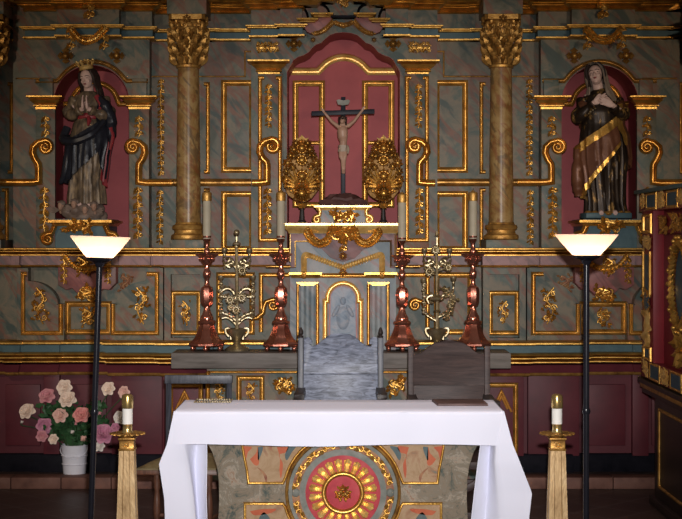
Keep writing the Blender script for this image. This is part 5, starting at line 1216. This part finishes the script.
# ================================================================== BUCKET OF ROSES
db=10.66; bx=X(74.5,db); zb=.0775
bu=thing('bucket','white enamel bucket holding the roses on the low step at left','bucket',(bx,db,zb))
b=MB(); b.lathe([(.078,zb),(.080,zb+.004),(.094,zb+.198),(.098,zb+.204),(.094,zb+.207),(.088,zb+.2),(.076,zb+.02),(.0,zb+.018)],(bx,db,0),32); b.build('pail',K['bucket'],bu)
for zz in (.07,.13): b=MB(); b.lathe([(.0815+.07*zz,zb+zz-.004),(.086+.07*zz,zb+zz),(.0815+.07*zz,zb+zz+.004)],(bx,db,0),32); b.build('raised_band',K['bucket'],bu)
b=MB(); b.tube([(bx-.094,db,zb+.19)]+[(bx-.1*math.cos(PI*k/10),db-.09*math.sin(PI*k/10)-.01,zb+.19-.07*math.sin(PI*k/10)) for k in range(1,10)]+[(bx+.094,db,zb+.19)],.003,5); b.build('wire_handle',K['bucket'],bu)
fo=MB(); r=random.Random(21)
for k in range(190):
    a=r.random()*6.28; R=.05+.17*r.random(); px=74+ (r.random()-.5)*62; py=441-38*r.random()
    if abs(px-74)>22 and py>432: continue
    p=Vector((X(px,db),db-.06+.16*r.random(),Z(py,db))); dv=Vector((r.uniform(-1,1),r.uniform(-1,.2),r.uniform(-.7,.6)))
    fo.leaf(p,dv,(r.uniform(-.3,.3),-1,.5),.055+.04*r.random(),.018+.008*r.random(),.35,.004,0,5)
    if k%2==0: fo.tube([p,Vector((bx+(p.x-bx)*.4,db,zb+.28)),Vector((bx+r.uniform(-.05,.05),db,zb+.17))],.003,4)
fo=fo.build('foliage',K['green_leaf']); tag(fo,'mass of dark green rose leaves spreading above the white bucket','leaves'); fo['kind']='stuff'
def rose(px,py,rp,kind,label,dy=-.06,bud=False,seed=0):
    d=db+dy; c=P(px,py,d); R=rp*d/F; rr=random.Random(seed+int(px*7+py)); g=thing('rose',label,'rose',tuple(c),'roses in the white bucket')
    face=Vector((rr.uniform(-.35,.35),-1,.45+rr.uniform(-.3,.3))).normalized(); sd=face.cross(Vector((0,0,1))).normalized(); up=sd.cross(face).normalized()
    b=MB(); layers=((.28,3,1.35),(.46,4,1.15),(.66,5,.88),(.84,6,.55),(1.0,6,.18)) if not bud else ((.4,3,1.4),(.6,4,1.2))
    for li,(rad,n,tilt) in enumerate(layers):
        for k in range(n):
            a=2*PI*(k+.5*li)/n+rr.uniform(-.2,.2); o=sd*math.cos(a)+up*math.sin(a); t=face.cross(o)
            tl=tilt+rr.uniform(-.12,.12); w=R*rad*(3.6/n+.22); Lp=R*rad*1.08
            base=c-face*R*.28+o*R*.05
            def fn(u,v,kk,o=o,t=t,tl=tl,w=w,Lp=Lp,base=base):
                s=(u-.5)*2; ww=w*(.35+.65*math.sin(PI*min(.5,.15+.5*v)))*(1-max(0,v-.62)**2*3.2); bend=tl+(.55-v)*.45; ang=bend
                p=base+o*(Lp*v*math.cos(ang))+face*(Lp*v*math.sin(ang)*.9+ .10*R*li*0)
                p+=t*ww*s-o*(s*s*w*.42)+face*(s*s*w*.22)+o*(.10*R*max(0,v-.8)*5*.35)-face*(.05*R*max(0,v-.8)*5)
                return p-face*kk*R*.035
            sheet(b,fn,6,5)
    b.build('bloom',RC[kind],g)
    b=MB()
    for k in range(5):
        a=2*PI*k/5; o=sd*math.cos(a)+up*math.sin(a); b.leaf(c-face*R*.42,o-face*.1,face,R*.7,R*.16,.3,R*.06,0,4)
    e=Vector((bx+(c.x-bx)*.25,db+.0+rr.uniform(-.03,.03),zb+.20)); m=(c+e)/2+Vector((0,.03,.02))
    e2=Vector((bx+rr.uniform(-.04,.04),db+rr.uniform(-.04,.04),zb+.06))
    b.tube(spline([c-face*R*.35,c-face*R*.6+Vector((0,0,-.02)),m,e,e2],4),.0038,5); b.build('stem',K['stem'],g)
RS=[(26,410,8,'cream','cream rose at the far left edge of the bunch',-.05,0),(22,422,2.6,'white','tiny pale bud below the far-left cream rose',-.05,1),
(46,395,7.8,'pink','pink rose between the far-left cream rose and the topmost cream rose',-.02,0),(63.5,387,7.6,'cream','cream rose highest in the middle of the bunch',-.02,0),
(67,398,8.2,'cream','yellowish cream rose directly under the topmost one',-.09,0),(59.5,414.5,7.2,'peach','peach-pink rose in the centre above the bucket',-.10,0),
(81,414,7.8,'coral','coral pink rose right of centre, beside the black lamp pole',-.08,0),(44,425.5,7.6,'mauve','mauve pink rose at lower left of the bunch',-.07,0),
(42,436,5.5,'pink','pink and white rose lowest at the left',-.10,0),(53,439,4.8,'cream','small cream rose at lower left above the bucket rim',-.12,0),
(107.5,388,6.8,'cream','cream rose at the upper right, just right of the lamp pole',-.04,0),(103.5,432,10,'mauve','big mauve pink rose at the right, largest of the bunch',-.09,0),
(100,413.5,3.4,'pink','small pink bud right of the black lamp pole',-.06,1),(83.5,438.5,5.2,'peach','pale pink half-open rose left of the lamp pole just above the bucket',-.12,1),
(119,417,6.5,'white','white rose partly behind the left candle',-.03,0),(123,392,5.8,'peach','blush rose behind the brass cap of the left candle',-.02,0),
(99,446,5.2,'white','whitish rose drooping low at the right under the big mauve one',-.10,0),(115,427,4.6,'mauve','small mauve rose between the big mauve rose and the left candle',-.06,0),
(76,423.5,2.8,'pink','tiny pink bud under the coral rose',-.12,1),(72.5,432,3.2,'white','pale bud straight above the middle of the bucket',-.12,1)]
for i,(px,py,rp,k,lab,dy,bd_) in enumerate(RS): rose(px,py,rp,k,lab,dy,bool(bd_),i)
# ================================================================== SIDE ALTARPIECE on a dark table by the right wall
xf=2.07
def SD(px,x=xf): return x*F/(px-341)
SA=thing('side_altarpiece','red and gold carved side altarpiece with blue inlays standing on the dark table at right','altarpiece',(xf+.1,9.6,.80))
def sbox(x0,x1,y0,y1,z0,z1,m,n,parent=SA,bev=.004):
    b=MB(); b.box((x0,y0,z0),(x1,y1,z1)); return b.build(n,K[m],parent,bevel=bev)
ye,yn=10.22,8.3
sbox(xf+.04,2.5,yn,ye,.80,2.02,'deep_red','body')
def facepl(y,z): return (xf,y,z)
lowb=sbox(xf-.02,2.5,yn,ye+.03,.81,.93,'deep_red','predella')
corn=sbox(xf-.03,2.5,yn,ye+.05,1.93,2.05,'deep_red','cornice'); sbox(xf-.06,2.52,yn,ye+.08,2.05,2.075,'teal','cornice_top',corn); sbox(xf+.0,2.5,yn,ye+.02,1.78,1.90,'deep_red','frieze')
rnd=random.Random(17)
def fcluster(b,y,z,w,h,x,sy=1.0):     # leaf cluster lying on a face that looks towards -x
    t=MB(); cluster(t,0,0,w,h,0,rnd)
    b.add([Vector((x+p.y*.6,y-p.x*sy,z+p.z)) for p in t.v],t.f)
def fframe(b,y0,y1,z0,z1,x,w,h):
    t=MB(); t.sweep_xz([(-y1,z0),(-y0,z0),(-y0,z1),(-y1,z1)],0,rprof(w,h),True); b.add([Vector((x+p.y,-p.x,p.z)) for p in t.v],t.f)
for (z0,z1,x,par,off) in ((.82,.92,xf-.02,lowb,0),(1.945,2.04,xf-.03,corn,.06)):
    for j in range(3):
        o=off-.62*j
        sbox(x-.004,x+.01,9.67+o,9.93+o,z0+.008,z1-.008,'blue_panel','blue_inlay',par,0); b=MB(); fframe(b,9.65+o,9.95+o,z0,z1,x,.018,.008); b.build('inlay_frame',K['gold'],par)
        b=MB(); fcluster(b,10.06+o,(z0+z1)/2,.09,.085,x,1.8); b.build('carved_leaf',K['gold_bright'],par)
        if j<2: b=MB(); fcluster(b,9.50+o,(z0+z1)/2,.10,.09,x,2.2); b.build('carved_leaf',K['gold_bright'],par)
# return face (towards the nave) of the far end: pilaster seen obliquely
py0,py1=9.80,10.16; ym=(py0+py1)/2
pl_=sbox(xf-.03,xf+.06,py0,py1,.93,1.93,'deep_red','pilaster')
b=MB(); fframe(b,py0+.06,py1-.06,1.79,1.90,xf-.03,.02,.016); b.build('gilded_frame',K['gold'],pl_)
sbox(xf-.034,xf,py0+.09,py1-.09,1.81,1.88,'mantle_brown','inlay',pl_,0)
b=MB(); fcluster(b,ym,1.72,.11,.09,xf-.03,2.6); b.build('carved_capital',K['gold_bright'],pl_)
for yy in (py0+.07,py1-.07):
    b=MB(); b.tube([(xf-.035,yy,1.36),(xf-.035,yy,1.66)],.012,8); b.build('gilded_strip',K['gold'],pl_)
sbox(xf-.034,xf,py0+.10,py1-.10,1.38,1.64,'blue_panel','inlay',pl_,0)
b=MB(); fcluster(b,ym,1.34,.12,.16,xf-.03,2.4); b.build('carved_ornament',K['gold'],pl_); b=MB(); b.ball((xf-.036,ym,1.33),(.012,.09,.07),12,9); b.build('blue_boss',K['blue_panel'],pl_)
# twisted column
b=MB(); rings=[]; n=60
for i in range(n+1):
    t=i/n; z=1.03+.24*t; a=t*3.0*PI; rings.append([Vector((xf-.030+.008*math.cos(a)+.024*(1+.25*math.cos(j_*2*2*PI/16-2*a))*math.cos(2*PI*j_/16),ym+.02*math.sin(a)+.085*(1+.25*math.cos(j_*2*2*PI/16-2*a))*math.sin(2*PI*j_/16),z)) for j_ in range(16)])
b.loft(rings); b.build('twisted_colonnette',K['gold_bright'],pl_)
b=MB(); fframe(b,py0+.07,py1-.07,.945,1.02,xf-.03,.018,.016); b.build('gilded_frame',K['gold'],pl_); sbox(xf-.034,xf,py0+.1,py1-.1,.955,1.01,'blue_panel','inlay',pl_,0)
# oval gilded frame round a dark blue-green picture
oc=(9.22,1.46)
def ov(ry,rz,n=40): return [(oc[0]+ry*math.cos(2*PI*k/n),oc[1]+rz*math.sin(2*PI*k/n)) for k in range(n)]
b=MB(); b.prism(ov(.20,.23),xf+.03,xf+.06,conv=lambda p,y:(y,p[0],p[1])); pic=b.build('picture',K['blue_panel'],SA)
b=MB(); o=ov(.23,.26,44)
for i in range(44):
    p=Vector((xf+.02,o[i][0],o[i][1])); t=Vector((0,o[(i+1)%44][0]-o[i][0],o[(i+1)%44][1]-o[i][1])).normalized(); nn=Vector((0,o[i][0]-oc[0],(o[i][1]-oc[1]))).normalized()
    b.tube([p-t*.025,p+Vector((-.015,0,0)),p+t*.025],.022,7); b.leaf(p,nn+t*1.4,(-1,0,0),.06,.016,.35); b.leaf(p,nn*.5-t,(-1,0,0),.05,.014,.35)
    if i%2==0: b.ball(p+nn*.035+Vector((-.02,0,0)),.018,8,6)
b.build('oval_frame',K['gold'],SA)
b=MB(); fcluster(b,oc[0],1.84,.14,.10,xf+.0,2.4); b.build('carved_ornament',K['gold'],SA); b=MB(); fcluster(b,9.6,1.84,.12,.10,xf,2.2); b.build('carved_ornament',K['gold'],SA); b=MB(); fcluster(b,oc[0],1.06,.3,.11,xf+.035); b.build('carved_ornament',K['gold'],SA)
# the table below
ST=thing('side_table','dark wooden table with a gilded edge carrying the red and gold side altarpiece','table',(2.3,9.2,0))
sbox(2.06,2.58,8.2,9.85,.06,.70,'wood_black','body',ST,.006)
sbox(2.035,2.58,8.15,10.30,.765,.80,'wood_black','tabletop',ST,.006); sbox(2.045,2.58,8.18,10.27,.735,.765,'gold_dull','gilded_edge',ST,.004); sbox(2.055,2.58,8.2,10.24,.70,.735,'wood_black','apron',ST,.004)
sbox(2.03,2.58,8.15,9.89,0,.06,'wood_black','base_moulding',ST,.008)
b=MB(); b.add([Vector(p) for p in ()],[]); fframe(b,8.4,9.7,.14,.64,2.06,.02,.012); b.build('panel_moulding',K['gold_dull'],ST)
# ================================================================== CAMERA, LIGHT
cam=bpy.data.cameras.new('camera'); co=bpy.data.objects.new('camera',cam); C.objects.link(co)
co.location=(0,0,EY); co.rotation_euler=(math.radians(90),0,0); cam.sensor_width=36; cam.lens=F/682*36; cam.shift_y=(HZ-259.5)/682; cam.clip_end=100
bpy.context.scene.camera=co
def lamp(name,kind,loc,target,energy,color,**kw):
    l=bpy.data.lights.new(name,kind); l.energy=energy; l.color=color
    for k,v in kw.items(): setattr(l,k,v)
    o=bpy.data.objects.new(name,l); C.objects.link(o); o.location=loc
    dv=Vector(target)-Vector(loc); o.rotation_euler=dv.to_track_quat('-Z','Y').to_euler(); return o
lamp('camera_flash','SPOT',(.05,.1,1.95),(0,10,1.12),2400,(1.0,.965,.95),spot_size=math.radians(34.5),spot_blend=1.0,shadow_soft_size=.03)
lamp('nave_spot_left','SPOT',(-3.0,7.0,2.5),(-1.5,11,1.9),95,(1,.80,.58),spot_size=math.radians(75),spot_blend=.8,shadow_soft_size=.12)
lamp('nave_spot_right','SPOT',(2.55,7.0,2.5),(1.6,11,1.9),95,(1,.80,.58),spot_size=math.radians(75),spot_blend=.8,shadow_soft_size=.12)
lamp('side_altarpiece_fill','SPOT',(-2.2,5.2,2.9),(2.1,9.6,1.3),170,(1,.82,.62),spot_size=math.radians(26),spot_blend=.8,shadow_soft_size=.15)  # added fill spot, no lamp known there; brightens the side altarpiece
lamp('tabletop_fill','SPOT',(.1,7.3,4.6),(0,8.1,.8),230,(1,.86,.80),spot_size=math.radians(62),spot_blend=.9,shadow_soft_size=.35)  # unseen overhead spot, added to brighten the cloth on the table top
w=bpy.data.worlds.new('world'); bpy.context.scene.world=w; w.use_nodes=True
w.node_tree.nodes['Background'].inputs[0].default_value=(1,.80,.66,1); w.node_tree.nodes['Background'].inputs[1].default_value=.085
vs=bpy.context.scene.view_settings; vs.view_transform='Standard'; vs.look='None'; vs.gamma=1; vs.exposure=0.10
vs.use_curve_mapping=False
